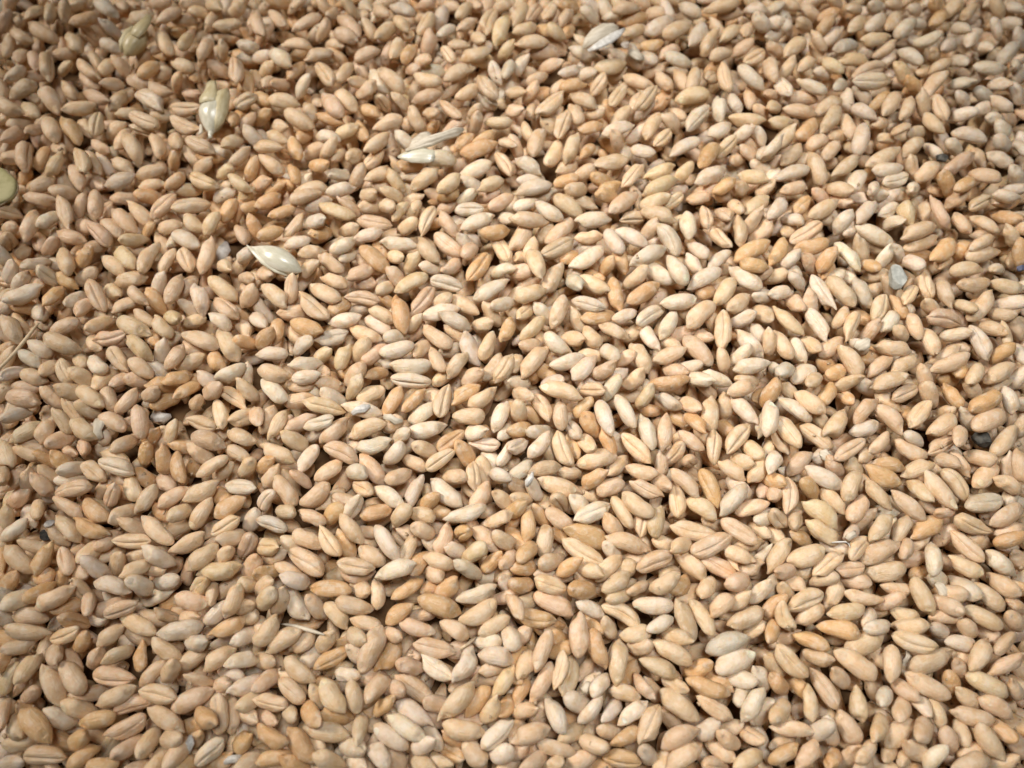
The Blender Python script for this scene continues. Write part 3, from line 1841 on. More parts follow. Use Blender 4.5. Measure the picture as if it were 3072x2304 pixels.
SURVEY[(3, 0)] = """
9 0 28 8 dn0
0 8 10 8 dw0
30 4 46 0 dn1
48 4 66 0 dn0
11 14 19 24 dw1
22 24 40 20 dn0
32 10 42 14 dn1
44 14 60 12 do1
45 26 54 18 do0
66 12 82 4 dn0
85 10 98 2 dw0
70 28 84 14 dn0
84 28 102 12 dw0
101 28 114 10 dn0
66 18 76 12 do1
102 6 114 2 dn1
120 12 132 6 dw0
110 32 128 16 dw0
122 24 138 18 dw1
-4 20 10 22 dw0
0 34 8 28 dw1
12 50 34 32 dn0
0 42 12 44 dn1
36 30 52 42 sn0
52 34 58 30 dw1
56 44 78 36 dg0
80 36 106 32 dy0
80 48 88 44 dw1
38 42 48 50 dn1
61 52 88 52 dy0
46 52 66 62 dy0
25 62 40 50 dy0
10 66 22 54 dn0
0 48 6 72 dn0
7 64 18 86 cw0
24 70 52 80 dw0
36 64 56 62 dw1
56 80 68 68 dw1
94 46 108 40 dn1
100 54 108 48 dw1
70 66 104 56 cn0
72 70 106 70 cw0
114 42 134 56 dw0
106 58 124 66 dy0
122 38 134 40 dw0
130 34 146 34 dw0
136 8 152 2 do0
141 22 154 10 do0
160 18 172 32 dw0
156 10 162 4 dn1
168 16 180 4 dn1
190 18 204 32 dw0
206 16 214 24 dw0
192 2 204 12 dn1
204 2 220 12 dw1
170 40 184 24 dw0
200 54 216 36 dg0
212 30 222 36 dg0
180 36 190 46 dw0
148 46 162 32 dw1
138 50 150 44 dy0
160 46 170 60 dw0
140 60 158 54 dn0
176 58 206 60 dw0
130 64 142 60 dn1
210 62 216 52 dw0
116 72 134 74 do0
118 82 126 76 do1
134 84 150 64 dn0
158 70 174 76 dw0
175 70 188 62 dw1
158 84 178 88 dw0
192 84 212 96 dw0
194 68 206 78 dw0
210 70 222 60 dw1
208 74 222 88 dw1
178 80 194 84 dg1
-4 86 10 78 dp0
-2 98 10 88 dn0
14 86 44 84 dp0
13 94 42 98 dp0
40 98 63 86 dn0
65 80 72 96 dw1
74 78 88 86 dw1
72 90 94 104 dw0
100 100 114 78 dn0
90 92 102 84 do1
116 104 124 84 dn0
128 82 140 98 dn0
134 98 152 116 dn0
143 82 154 104 cn0
160 98 178 100 dw0
176 98 194 90 dw0
196 96 210 90 dw0
0 106 22 106 dn0
46 114 62 92 dn0
24 122 44 102 do0
64 98 74 120 dn0
82 106 78 134 dw0
90 110 104 104 dn1
106 116 124 108 dn0
95 122 108 118 dy1
120 118 136 112 dn1
116 134 134 120 dn0
8 124 22 114 dn0
-2 132 10 122 dw0
11 142 30 126 dn0
33 128 52 118 dp0
54 120 66 116 dn1
47 138 62 122 dp0
68 120 74 134 dy1
86 144 114 128 dn0
24 146 36 134 dn1
36 132 48 160 dp0
5 154 36 146 dw0
56 152 78 136 dn0
70 168 84 144 dw0
-2 146 10 138 dp1
10 166 34 160 dp0
-2 158 4 152 dw1
56 160 68 168 dn0
86 170 96 156 dw0
90 148 118 146 dw0
97 160 122 152 cw0
120 140 130 150 cn0
128 156 146 142 dn0
138 124 148 138 sw1
152 126 168 128 dw0
158 114 188 120 dw0
192 108 212 116 dw0
192 122 212 126 dw0
150 150 180 132 dp0
176 132 188 142 dn1
190 132 212 144 dw0
174 148 202 156 dp0
148 154 160 162 do0
160 166 180 154 do0
206 148 224 156 dw0
120 168 130 158 dw0
204 162 222 166 dg0
146 118 156 126 dw2
214 120 222 136 dg1
186 104 206 102 dw1
46 166 58 164 do1
140 166 152 164 dp1"""
SURVEY[(3, 1)] = """
0 24 16 4 dw0
22 20 36 4 co0
38 2 52 6 dp0
14 20 28 28 dw0
8 30 14 26 dw1
36 22 60 8 dn0
56 2 68 14 dn0
70 2 80 8 dw0
86 0 98 6 dw0
48 24 58 20 dw1
60 32 70 20 dw0
66 40 76 22 dw0
76 26 92 8 dw0
95 22 114 10 cw0
98 10 106 4 dw1
104 0 110 4 dn1
100 24 114 30 ew0
116 8 124 30 dy0
122 2 132 0 dn1
132 26 138 8 dn0
140 4 156 30 dp0
156 10 170 0 dn0
172 16 192 4 cn0
192 12 210 8 dw0
194 2 218 6 dw0
194 20 206 18 dn1
176 20 200 36 dn0
160 18 174 36 dn0
200 16 212 28 do0
204 34 216 42 dn0
216 24 222 36 dp0
200 44 212 34 dn1
19 44 46 28 cn0
24 50 54 44 do0
14 36 22 30 dn1
2 62 16 40 do0
12 64 26 54 dw0
6 68 28 72 dw1
26 56 46 68 dp0
46 66 56 50 do0
48 72 54 64 do1
57 40 80 70 dw0
76 30 110 46 dw0
115 39 146 28 dn0
115 50 150 38 dn0
94 66 104 50 dw0
104 50 118 56 dw0
120 52 130 70 dw0
108 62 120 84 eg0
84 60 92 68 do0
76 44 84 56 dn0
86 44 96 50 dn1
140 62 162 40 do0
148 64 156 58 dn1
168 58 200 50 dn0
174 50 196 38 dn0
162 54 174 46 do1
156 68 186 66 dn0
162 82 192 78 dn0
214 46 222 60 do0
206 66 216 52 dn0
190 70 204 64 dw0
144 68 166 62 dw1
132 68 140 94 cn0
148 74 158 100 dn0
84 70 102 74 dn0
60 68 72 78 dw1
62 70 50 80 dw1
36 70 58 104 cw0
52 72 76 100 dn0
75 74 88 100 dw0
0 90 22 84 dw0
18 74 32 80 dw0
-4 72 12 74 dn0
22 88 28 104 dp0
4 100 30 124 dy0
32 92 38 106 dp0
34 100 52 128 cw0
92 84 100 80 dn1
116 98 128 80 cy0
92 112 100 88 cn0
106 90 120 110 do0
100 78 108 84 dn0
130 96 150 102 dn0
174 112 194 86 dn0
164 94 174 104 dn0
192 78 222 86 dn0
198 94 222 98 dw0
194 102 210 110 dn0
208 112 220 122 dn1
56 118 70 100 dn0
66 128 78 102 cy0
76 104 88 114 do1
98 122 112 102 dw0
82 128 94 114 dp0
110 112 122 120 dn1
122 104 132 128 dn0
132 108 174 112 cp0
154 104 172 116 dp1
134 116 146 142 dn0
152 122 172 124 dw0
174 114 192 144 cw0
188 112 200 124 dn0
202 112 208 136 dn0
152 138 176 134 dn1
196 144 208 134 do0
210 128 222 150 dw0
4 118 20 146 dn0
-2 120 4 140 dn0
20 126 32 148 dw0
30 124 42 140 dn0
4 108 10 116 dn1
44 142 66 126 dn0
72 132 86 136 dw0
62 132 82 162 dn0
92 132 124 138 dn0
108 120 122 126 dn0
86 158 106 142 dn0
106 156 130 140 dn0
140 154 176 142 dp0
146 144 160 138 dn1
172 168 186 146 dn0
188 164 212 148 dn0
160 158 172 150 do0
128 152 142 168 dn0
84 144 94 138 do1
90 168 120 158 dn0
4 148 12 162 dg0
8 160 20 150 dg0
18 166 42 150 dw0
34 168 44 156 dn0
46 148 58 154 do1
52 160 66 152 do1
64 166 76 162 dy0
46 166 54 162 do0
82 166 92 162 dn1
212 166 222 154 dw0
148 162 164 160 do1
120 162 128 166 dn1"""
SURVEY[(3, 2)] = """
-2 14 6 0 do0
0 16 12 6 dw1
12 2 26 12 dn0
24 4 48 27 dn0
34 2 44 10 dn0
44 20 58 -2 do0
62 2 70 20 co0
80 0 90 4 dw1
88 4 114 0 dw0
106 14 130 2 cn0
130 0 148 18 dn0
152 0 168 22 do0
170 0 182 8 dn0
8 12 40 32 dw0
0 46 4 14 dw0
6 26 28 56 cn0
5 34 16 62 dn0
28 34 56 57 cn0
50 46 68 22 dn0
74 34 92 12 dp0
92 16 118 42 dn0
92 8 116 22 dn0
122 36 140 14 cn0
118 22 124 34 do1
143 28 158 24 en0
170 24 206 6 do0
173 40 208 22 dp0
204 2 214 26 dw0
190 4 202 0 dn1
139 44 162 28 dp0
166 32 170 14 dn2
168 26 178 34 dg0
70 44 96 34 dg0
57 66 84 48 cp0
42 28 50 36 dn1
88 60 106 42 dn0
108 50 138 66 dn0
114 44 138 52 dw0
138 60 162 46 cp0
160 54 170 36 dn0
180 40 190 54 eg2
192 64 214 36 dn0
216 44 222 30 dn0
0 58 4 50 dy1
-2 78 10 58 dw0
18 78 36 58 dp0
38 66 52 60 dw0
14 76 24 80 dw1
52 68 62 74 dp0
78 66 90 58 dn0
90 68 118 72 do0
116 78 142 68 en0
84 72 116 88 do0
70 70 80 76 dn0
148 62 160 70 dp0
158 58 174 80 dn0
176 60 190 68 dn0
176 90 200 68 dn0
206 66 212 82 dw0
214 56 222 86 dp0
-4 78 12 88 do0
0 102 12 86 dp0
18 80 18 112 cp0
31 72 64 90 dw0
26 82 46 98 do0
46 88 66 112 dy0
66 102 78 74 dn0
78 84 88 94 dn0
30 100 62 122 dy0
32 118 62 138 dy0
68 120 88 94 dn0
84 84 106 108 dn0
106 92 136 118 dp0
116 84 124 92 dp1
128 84 136 100 dn0
135 76 160 108 dn0
150 72 174 100 cn0
136 98 142 108 dn1
142 74 150 78 dn1
168 106 203 100 cw0
194 82 222 92 dn0
190 92 196 88 dn1
205 102 212 94 dw1
192 122 222 104 dp0
0 110 16 122 cn0
18 126 30 108 cn0
0 124 8 134 dn1
90 110 106 112 dw1
88 136 106 112 dn0
76 124 88 112 dn1
68 132 76 126 dw0
110 138 122 114 dn0
122 132 152 116 do0
104 128 108 120 dw1
140 112 164 110 dp0
158 116 194 128 cn0
158 128 186 154 cn0
150 134 156 128 dp1
174 132 190 138 dn1
194 138 222 130 do0
196 130 222 124 dp0
0 162 18 132 dn0
18 130 38 136 do0
18 156 50 142 dn0
40 166 64 146 cn0
52 138 64 144 dw1
68 152 88 130 cn0
78 154 114 136 dp0
114 148 122 136 dp0
122 142 132 136 dn1
143 136 143 168 dw0
114 154 134 148 dp1
134 142 136 150 dp1
106 154 112 150 dn1
156 150 186 166 dn0
188 146 216 166 dw0
84 166 120 158 dn0
58 162 84 158 cp0
6 164 22 160 dp0
22 166 32 160 dn1
122 166 140 162 do1
212 148 222 158 dp1
184 68 178 74 dn2
66 146 70 152 dg1
196 116 190 122 dn2"""
SURVEY[(3, 3)] = """
0 16 6 0 dw0
14 2 26 8 dn0
10 8 20 18 dn0
28 0 34 2 dn1
40 4 56 0 dn0
30 8 42 4 dn1
52 28 62 2 dn0
62 0 84 6 dp0
82 4 118 -2 dn0
96 8 126 14 dn0
124 0 142 34 dn0
138 0 154 8 dw0
150 14 164 16 dn0
160 2 178 20 dw0
194 -2 212 18 dn0
178 6 204 30 dn0
16 28 48 14 cn0
24 42 48 24 dn0
8 20 20 48 cn0
0 34 10 20 do0
65 15 100 22 dn0
50 33 86 28 dn0
104 30 132 38 dy0
100 26 112 18 dp0
114 20 124 16 dn1
82 42 92 32 dw0
92 30 104 24 dp1
146 20 162 30 dp0
137 36 170 34 dn0
140 44 154 48 dw0
168 26 204 46 dn0
206 24 222 28 dp0
204 34 222 44 dp0
42 42 80 50 do0
82 46 108 42 dw0
110 44 136 42 dn0
0 54 8 40 do0
22 50 54 62 do0
66 66 100 48 dn0
4 58 20 48 dn1
108 50 146 64 cn0
120 54 136 48 cn1
158 44 168 36 dn0
166 40 180 50 dn0
152 56 180 60 dw0
182 44 192 52 dn1
194 68 214 48 dn0
174 82 192 54 dn0
186 66 180 78 do1
4 60 34 88 cn0
32 66 54 74 dn0
55 62 98 90 dn0
90 62 100 76 dn1
108 58 106 92 dn0
118 82 122 70 dw0
122 80 160 66 dn0
190 84 222 68 dp0
164 66 172 76 dn1
120 86 158 106 dn0
158 74 172 84 dp0
150 80 166 104 do0
170 84 208 102 dn0
204 90 222 106 dp0
0 70 12 82 dn0
0 86 20 102 do0
20 90 28 98 do1
50 80 74 96 dn0
38 80 60 114 cn0
46 86 62 106 cn1
34 94 38 126 dn0
76 94 80 126 dn0
92 112 108 96 dw0
112 92 124 104 dp0
108 124 122 106 dp0
98 118 104 112 dw1
90 118 96 122 dn1
128 102 134 118 dw0
140 104 152 134 dn0
182 104 214 122 dn0
166 102 178 108 dn1
158 116 194 126 dn0
0 126 20 108 dn0
4 130 40 134 dn0
48 126 58 144 dw0
38 142 54 124 dw0
60 116 78 146 dp0
86 142 104 122 dn0
98 146 130 124 dn0
126 140 140 126 dp0
166 146 168 124 dn0
192 124 210 142 do0
178 126 204 160 dn0
152 136 160 148 dp0
6 146 22 142 dn1
0 162 26 146 do0
24 166 44 142 dp0
48 118 54 124 dn1
58 138 74 146 dn1
60 130 62 140 dp2
48 164 62 150 do0
66 162 72 152 dn0
74 160 96 144 dn0
98 156 112 148 dn0
112 160 124 152 dn0
116 144 138 156 dp0
135 166 152 146 dw0
150 140 158 160 dp0
162 158 188 146 dn0
160 168 192 156 dn0
90 160 106 166 dn0
120 166 134 164 do1
74 166 88 162 dn0
176 132 186 144 dn1
192 166 210 156 dn0
208 140 222 152 dp1
212 126 222 134 do2
170 150 160 142 dn2
206 8 220 12 do1
82 78 92 84 do2"""
# ------------------------------------------------------------------ the heap: grains surveyed in the photograph, then settled
# each line: both ends of a grain, then side up (c crease, d back, s side, e end on), bran colour and depth in the heap
CT, ST = math.cos(TILT), math.sin(TILT)
CAMP = np.array([0, -138.0 * ST, 138.0 * CT])
FPX = 1536 / math.tan(math.radians(67.0) / 2)
CX, CY, CZ = np.array([1, 0, 0.0]), np.array([0, CT, ST]), np.array([0, -ST, CT])

def ray(px, py):
    x = (np.asarray(px, float) - 1536) / FPX; y = (1152 - np.asarray(py, float)) / FPX
    return x[..., None] * CX + y[..., None] * CY - CZ

def on_plane(px, py, z=0.0):
    r = ray(px, py); return CAMP + r * ((z - CAMP[2]) / r[..., 2])[..., None]

def project(Q):
    v = Q - CAMP; d = -(v @ CZ)
    return 1536 + FPX * (v @ CX) / d, 1152 - FPX * (v @ CY) / d, d

ends, code = [], []
for (ci, cj), text in SURVEY.items():
    for line in text.split('\n'):
        t = line.split()
        if len(t) == 5:
            q = [float(s) * 10 / 2.88 for s in t[:4]]
            ends.append((q[0] + ci * 768, q[1] + cj * 576, q[2] + ci * 768, q[3] + cj * 576)); code.append(t[4])
ends = np.array(ends); code = np.array(code)
P1, P2 = on_plane(ends[:, 0], ends[:, 1]), on_plane(ends[:, 2], ends[:, 3])
lmm = np.linalg.norm(P2 - P1, axis=1); cen = (P1 + P2) / 2
keep = np.ones(len(ends), bool)
for i in range(len(ends)):                                  # a grain on a survey border was noted twice
    for k in np.where((np.linalg.norm(cen[:i] - cen[i], axis=1) < 1.3) & keep[:i])[0]:
        if abs((P2[i] - P1[i]) @ (P2[k] - P1[k])) / (lmm[i] * lmm[k]) > 0.85: keep[i] = False
# bodies that are no wheat grains but lie in the heap: ends, length, width
BODIES = {'pearl': (648, 285, 632, 392, 9.0, 4.4), 'split': (1215, 470, 1362, 478, 9.4, 3.6), 'spear': (752, 738, 902, 812, 11.4, 4.3),
          'open': (1752, 152, 1862, 108, 9.0, 4.6), 'faint': (372, 165, 440, 85, 8.0, 4.0), 'disc': (-75, 565, 40, 565, 8.0, 7.0), 'stone': (2692, 790, 2708, 860, 5.2, 4.2)}
mid = np.stack([(ends[:, 0] + ends[:, 2]) / 2, (ends[:, 1] + ends[:, 3]) / 2], 1)
for x1, y1, x2, y2, bl, bw in BODIES.values():
    an = math.atan2(y2 - y1, x2 - x1); d = mid - np.array([(x1 + x2) / 2, (y1 + y2) / 2])
    u = d[:, 0] * math.cos(an) + d[:, 1] * math.sin(an); v = d[:, 1] * math.cos(an) - d[:, 0] * math.sin(an)
    keep &= ~((np.abs(u) < math.hypot(x2 - x1, y2 - y1) * 0.37) & (np.abs(v) < bw * 4.4))
ends, code, P1, P2, lmm, mid = ends[keep], code[keep], P1[keep], P2[keep], lmm[keep], mid[keep]
face = np.array([c[0] for c in code]); shade = np.array([c[1] for c in code]); depth = np.array([int(c[2]) for c in code])
n = len(ends); rs = np.random.default_rng(11)
leff = lmm * 0.94 + 0.06
LG = np.clip(leff, 4.8, 7.4); WG = np.zeros(n); tilt = np.zeros(n)
for i in range(n):
    if leff[i] < 4.8: LG[i] = rs.uniform(4.9, 6.1)
    WG[i] = 0.5 * 2.90 * rs.normal(1, 0.11) + 0.5 * 0.482 * LG[i]
    if leff[i] < 4.8:                                       # looks short: it dips into the heap
        t = np.linspace(0, 1.25, 60)
        tilt[i] = t[np.argmin(abs(np.hypot(LG[i] * np.cos(t), WG[i] * 1.02 * np.sin(t)) - leff[i]))]
        tilt[i] = min(tilt[i], 0.45 if depth[i] > 0 else 0.7)
        if face[i] == 'e': tilt[i] = max(tilt[i], 1.15)
        tilt[i] *= rs.choice([-1, 1])
    else: tilt[i] = rs.normal(0, 0.10)
aim = (P2 - P1) / lmm[:, None]
slope_axes = aim * np.cos(tilt)[:, None] + np.array([0, 0, 1.0]) * np.sin(tilt)[:, None]
z0 = np.where(depth == 0, 0.0, np.where(depth == 1, -1.3, -2.7)) + np.clip(leff - 5.1, -3, 1) * 0.30
rc = ray(mid[:, 0], mid[:, 1])
cg = CAMP + rc * ((z0 - CAMP[2]) / rc[:, 2])[:, None]
bv = np.array(list(BODIES.values())); nb = len(bv)
b1, b2 = on_plane(bv[:, 0], bv[:, 1]), on_plane(bv[:, 2], bv[:, 3])
ba = (b2 - b1) / np.linalg.norm(b2 - b1, axis=1)[:, None]
rb = ray((bv[:, 0] + bv[:, 2]) / 2, (bv[:, 1] + bv[:, 3]) / 2)
bc = CAMP + rb * ((1.6 - CAMP[2]) / rb[:, 2])[:, None]
inside = lambda px, py, m: (px > -m) & (px < 3072 + m) & (py > -m) & (py < 2304 + m)
corner_pts = on_plane(np.array([-420, 3492, -420, 3492]), np.array([2564, 2564, -420, -420]))
lo, hi = corner_pts.min(0), corner_pts.max(0)

def scatter(k, za, zb, cond):
    out = np.zeros((0, 3))
    while len(out) < k:
        p = np.stack([rs.uniform(lo[0], hi[0], 4000), rs.uniform(lo[1], hi[1], 4000), rs.uniform(za, zb, 4000)], 1)
        q = project(p); out = np.concatenate([out, p[cond(q[0], q[1])]])
    return out[:k]

def headings(k, s):
    y = rs.uniform(0, 2 * np.pi, k); p = rs.normal(0, s, k)
    return np.stack([np.cos(y) * np.cos(p), np.sin(y) * np.cos(p), np.sin(p)], 1)
nm, nf, nx = 980, 2900, 450                                 # grains round the frame, grains below, grains peeping out of the gaps
C = np.concatenate([cg, bc, scatter(nm, -2.2, 0.3, lambda x, y: inside(x, y, 260) & ~inside(x, y, 25)), scatter(nf, -7.2, -2.8, lambda x, y: inside(x, y, 260)), scatter(nx, -2.8, -1.4, lambda x, y: inside(x, y, 0))])
AX = np.concatenate([slope_axes, ba, headings(nm, 0.25), headings(nf, 0.3), headings(nx, 0.45)])
LL = np.concatenate([LG, bv[:, 4], rs.normal(6.2, 0.5, nm), rs.normal(6.0, 0.6, nf), rs.normal(5.6, 0.5, nx)])
WW = np.concatenate([WG, bv[:, 5], rs.normal(2.95, 0.2, nm), rs.normal(2.95, 0.22, nf), rs.normal(2.7, 0.2, nx)])
kind = np.concatenate([np.zeros(n), np.ones(nb), np.full(nm, 2), np.full(nf, 3), np.full(nx, 4)]).astype(int)
NA = len(C); na = n + nb
RY = np.concatenate([rc, rb]); AIM = np.concatenate([aim, ba]); TL = np.concatenate([tilt, np.zeros(nb)]); ZT = np.concatenate([z0, np.full(nb, 1.6)])
US, RS = np.array([-0.74, -0.39, 0, 0.39, 0.74]), np.array([0.70, 0.94, 1.0, 0.94, 0.70])
own = np.repeat(np.arange(NA), 5); uu = np.tile(US, NA); RAD = np.repeat(WW * 0.435, 5) * np.tile(RS, NA)

def near_pairs(X):
    g = np.floor(X / 3.6).astype(np.int64); g -= g.min(0) - 1; dim = g.max(0) + 3
    key = (g[:, 0] * dim[1] + g[:, 1]) * dim[2] + g[:, 2]; o = np.argsort(key, kind='stable'); ks = key[o]; A_, B_ = [], []
    for dx in (-1, 0, 1):
        for dy in (-1, 0, 1):
            for dz in (-1, 0, 1):
                off = (dx * dim[1] + dy) * dim[2] + dz
                if off < 0: continue
                a = np.searchsorted(ks, ks + off, 'left'); cnt = np.searchsorted(ks, ks + off, 'right') - a
                ii = np.repeat(np.arange(len(ks)), cnt); jj = np.repeat(a - np.concatenate([[0], np.cumsum(cnt)[:-1]]), cnt) + np.arange(len(ii))
                if off == 0: m = jj > ii; ii, jj = ii[m], jj[m]
                A_.append(o[ii]); B_.append(o[jj])
    A_, B_ = np.concatenate(A_), np.concatenate(B_)
    m = own[A_] != own[B_]; A_, B_ = A_[m], B_[m]
    m = np.linalg.norm(X[A_] - X[B_], axis=1) < RAD[A_] + RAD[B_] + 0.8
    return A_[m], B_[m]
STEPS = 240
for it in range(STEPS):
    g = 0.05 if it < STEPS * 0.8 else 0.02
    C[:, 2] -= g
    C[:na, 2] += (ZT - C[:na, 2]) * 0.02 + g * 0.6
    X = np.repeat(C, 5, 0) + np.repeat(AX * LL[:, None] / 2, 5, 0) * uu[:, None]
    if it % 8 == 0: I, J = near_pairs(X)
    d = X[I] - X[J]; dist = np.linalg.norm(d, axis=1) + 1e-9; pen = RAD[I] + RAD[J] - dist
    m = pen > 0; i, j = I[m], J[m]; push = d[m] / dist[m][:, None] * (pen[m] * 0.5)[:, None]
    acc, acr, cnt = np.zeros((NA, 3)), np.zeros((NA, 3)), np.zeros(NA)
    for s, ix in ((1, i), (-1, j)):
        for k in range(3):
            acc[:, k] += np.bincount(own[ix], s * push[:, k], NA); acr[:, k] += np.bincount(own[ix], s * push[:, k] * uu[ix], NA)
        cnt += np.bincount(own[ix], minlength=NA)
    w = 0.9 / np.maximum(cnt, 1) ** 0.6
    C += acc * w[:, None]; AX += acr * (w / LL * 3.2)[:, None]
    below = -8.0 + WW * 0.5 - C[:, 2]; C[:, 2] += np.where(below > 0, below * 0.5, 0)
    AX /= np.linalg.norm(AX, axis=1)[:, None]
    # surveyed grains stay where the survey saw them and may rise, sink and dip
    tgt = CAMP + RY * ((C[:na, 2] - CAMP[2]) / RY[:, 2])[:, None]
    off = (C[:na] - tgt)[:, :2] * 0.7; o = np.linalg.norm(off, axis=1)
    C[:na, :2] = tgt[:, :2] + off * np.where(o > 0.8, 0.8 / np.maximum(o, 1e-9), 1.0)[:, None]
    a = AX[:na]; pit = np.arcsin(np.clip(a[:, 2], -1, 1)) * 0.93 + TL * 0.07
    h = a[:, :2] / np.maximum(np.linalg.norm(a[:, :2], axis=1), 1e-6)[:, None] * 0.75 + AIM[:, :2] * 0.25
    h /= np.linalg.norm(h, axis=1)[:, None]
    AX[:na] = np.concatenate([h * np.cos(pit)[:, None], np.sin(pit)[:, None]], 1)
print('settled: overlap %.3f mm' % pen[pen > 0].mean())
XS = np.repeat(C, 5, 0) + np.repeat(AX * LL[:, None] / 2, 5, 0) * uu[:, None]      # ball chains, for finding the top of the heap

def heap_top(px, py, lift=0.0):
    """point where the heap's top lies under a place of the survey (mm)"""
    r = ray(px, py); r = r / np.linalg.norm(r); v = XS - CAMP; b = v @ r; q = (v * v).sum(1) - b * b; hit = q < RAD ** 2
    s = (b[hit] - np.sqrt(RAD[hit] ** 2 - q[hit])).min() if hit.any() else (-1.0 - CAMP[2]) / r[2]
    return Vector(CAMP + r * s) + Vector((0, 0, lift))

# the visible share of each grain, so as to pick the 300 that show largest
gu, gt = [a.ravel() for a in np.meshgrid(np.linspace(-1, 1, 25), np.linspace(0, 2 * np.pi, 28, endpoint=False))]
pr = np.clip(1 - np.abs(gu) ** 2.5, 0, 1) ** 0.58
top_ids = np.arange(n + nb + nm)
r_ = np.cross(AX[top_ids], np.array([0, 0, 1.0])); r_ /= np.linalg.norm(r_, axis=1)[:, None] + 1e-9; q_ = np.cross(r_, AX[top_ids])
pts = C[top_ids][:, None] + (gu * 0.5)[None, :, None] * (AX * LL[:, None])[top_ids][:, None] + (pr * np.cos(gt) * 0.5)[None, :, None] * (r_ * WW[top_ids][:, None])[:, None] + (pr * np.sin(gt) * 0.46)[None, :, None] * (q_ * WW[top_ids][:, None])[:, None]
px, py, dd = project(pts.reshape(-1, 3)); ids = np.repeat(top_ids, len(gu))
m = inside(px, py, -1); cell = (py[m] / 6).astype(int) * 512 + (px[m] / 6).astype(int); dd, ids = dd[m], ids[m]
o = np.argsort(-dd); buf = np.full(512 * 384, -1); buf[cell[o]] = ids[o]
shown = np.bincount(buf[buf >= 0], minlength=NA)
gx, gy, _ = project(C)
cand = np.where((kind == 0) & (gx > 30) & (gx < 3042) & (gy > 30) & (gy < 2274))[0]
cand = cand[np.argsort(-shown[cand])][:300]
SEL = np.array([0, 9, 3, 2, 0])[kind]; SEL[cand] = 1           # 0 the rest, 1 single grain, 2 buried, 3 beyond the frame
CC = {'n': 0, 'w': 1, 'o': 2, 'y': 3, 'p': 4, 'g': 5}; FF = {'c': 0, 'd': 1, 's': 2, 'e': 3}
COD = np.concatenate([[CC[s] for s in shade], rs.choice(6, NA - n, p=[0.44, 0.16, 0.14, 0.09, 0.15, 0.02])]).astype(int)
FAC = np.concatenate([[FF[s] for s in face], rs.choice(4, NA - n, p=[0.25, 0.5, 0.2, 0.05])]).astype(int)
CEN, AXI, LEN, WID, NG = C, AX, LL, WW, NA

ONES = 'zero one one three four five six seven eight nine nine eleven twelve thirteen fourteen fifteen sixteen seventeen eighteen nineteen'.split()
TENS = 'zero zero twenty thirty forty fifty sixty seventy eighty ninety'.split()
def spell(v):
    v = int(round(v)); v += (v % 10 == 2 and v != 12)
    return ONES[v] if v < 20 else TENS[v // 10] + ('-' + ONES[v % 10] if v % 10 else '')
MARKS = [('the pearly husked grain', 640, 320), ('the spear-shaped husked grain', 828, 775), ('the split husk', 1270, 440), ('the open white husk', 1810, 130),
         ('the blue-grey stone', 2700, 825), ('the bright white chaff', 485, 1260), ('the long straw awn', 55, 1050)]
used_labels = set()
def grain_label(i):
    x1, y1, x2, y2 = ends[i]; an = math.degrees(math.atan2(y1 - y2, x2 - x1)) % 180; x, y = mid[i]
    lie = 'lying level' if an < 20 or an > 160 else 'upright' if 70 < an < 110 else 'slanting up right' if an <= 70 else 'slanting up left'
    up_ = {'c': 'crease up', 'd': 'back up', 's': 'on its side', 'e': 'seen end on'}[face[i]]
    tone = {'n': 'tan', 'w': 'whitish', 'o': 'orange-brown', 'y': 'yellowish', 'p': 'pinkish', 'g': 'greyish'}[shade[i]]
    head = f'{tone} wheat grain, {up_}, {lie}, '
    best = min(MARKS, key=lambda q: math.hypot(x - q[1], y - q[2])); dx, dy = x - best[1], y - best[2]
    if math.hypot(dx, dy) < 170:
        side_ = ('right of' if dx > 0 else 'left of') if abs(dx) > 2 * abs(dy) else ('below' if dy > 0 else 'above') if abs(dy) > 2 * abs(dx) else ('below ' if dy > 0 else 'above ') + ('right of' if dx > 0 else 'left of')
        lab = head + side_ + ' ' + best[0]
        if lab not in used_labels: used_labels.add(lab); return lab
    for s in (0, 1, -1, 2):
        lab = head + f'{spell(x / 30.72 + s * 0.5)} percent across, {spell(y / 23.04)} percent down'
        if lab not in used_labels: break
    used_labels.add(lab); return lab
rg = np.random.default_rng(5)
CAMV = np.array([0, -math.sin(TILT), math.cos(TILT)])
# frames: ex along the grain, ez the direction its back points to
side = rg.normal(0, 1, NG)
roll = np.where(FAC == 0, np.pi + side * 0.34, np.where(FAC == 1, side * 0.50, np.where(FAC == 2, np.pi / 2 * np.sign(side) + side * 0.3, side * 2.0)))
flip = rg.random(NG) < 0.5
EX = np.where(flip[:, None], -AXI, AXI)
UPV = CAMV - EX * (EX @ CAMV)[:, None]
bad = np.linalg.norm(UPV, axis=1) < 0.15
UPV[bad] = np.array([0.3, 1, 0.2]) - EX[bad] * (EX[bad] @ np.array([0.3, 1, 0.2]))[:, None]
UPV /= np.linalg.norm(UPV, axis=1)[:, None]
SD = np.cross(UPV, EX)
EZ = UPV * np.cos(roll)[:, None] + SD * np.sin(roll)[:, None]
EY = np.cross(EZ, EX)
PAL = np.array([(0.735, 0.563, 0.378), (0.775, 0.668, 0.535), (0.69, 0.452, 0.235), (0.745, 0.58, 0.37), (0.725, 0.535, 0.37), (0.66, 0.59, 0.49)])
BASE = PAL[COD] * (1 + rg.normal(0, 0.07, (NG, 1))) * (1 + rg.normal(0, 0.012, (NG, 3)))
BASE = np.clip(BASE, 0.02, 0.90)
SEEDV = rg.uniform(-500, 500, (NG, 3))

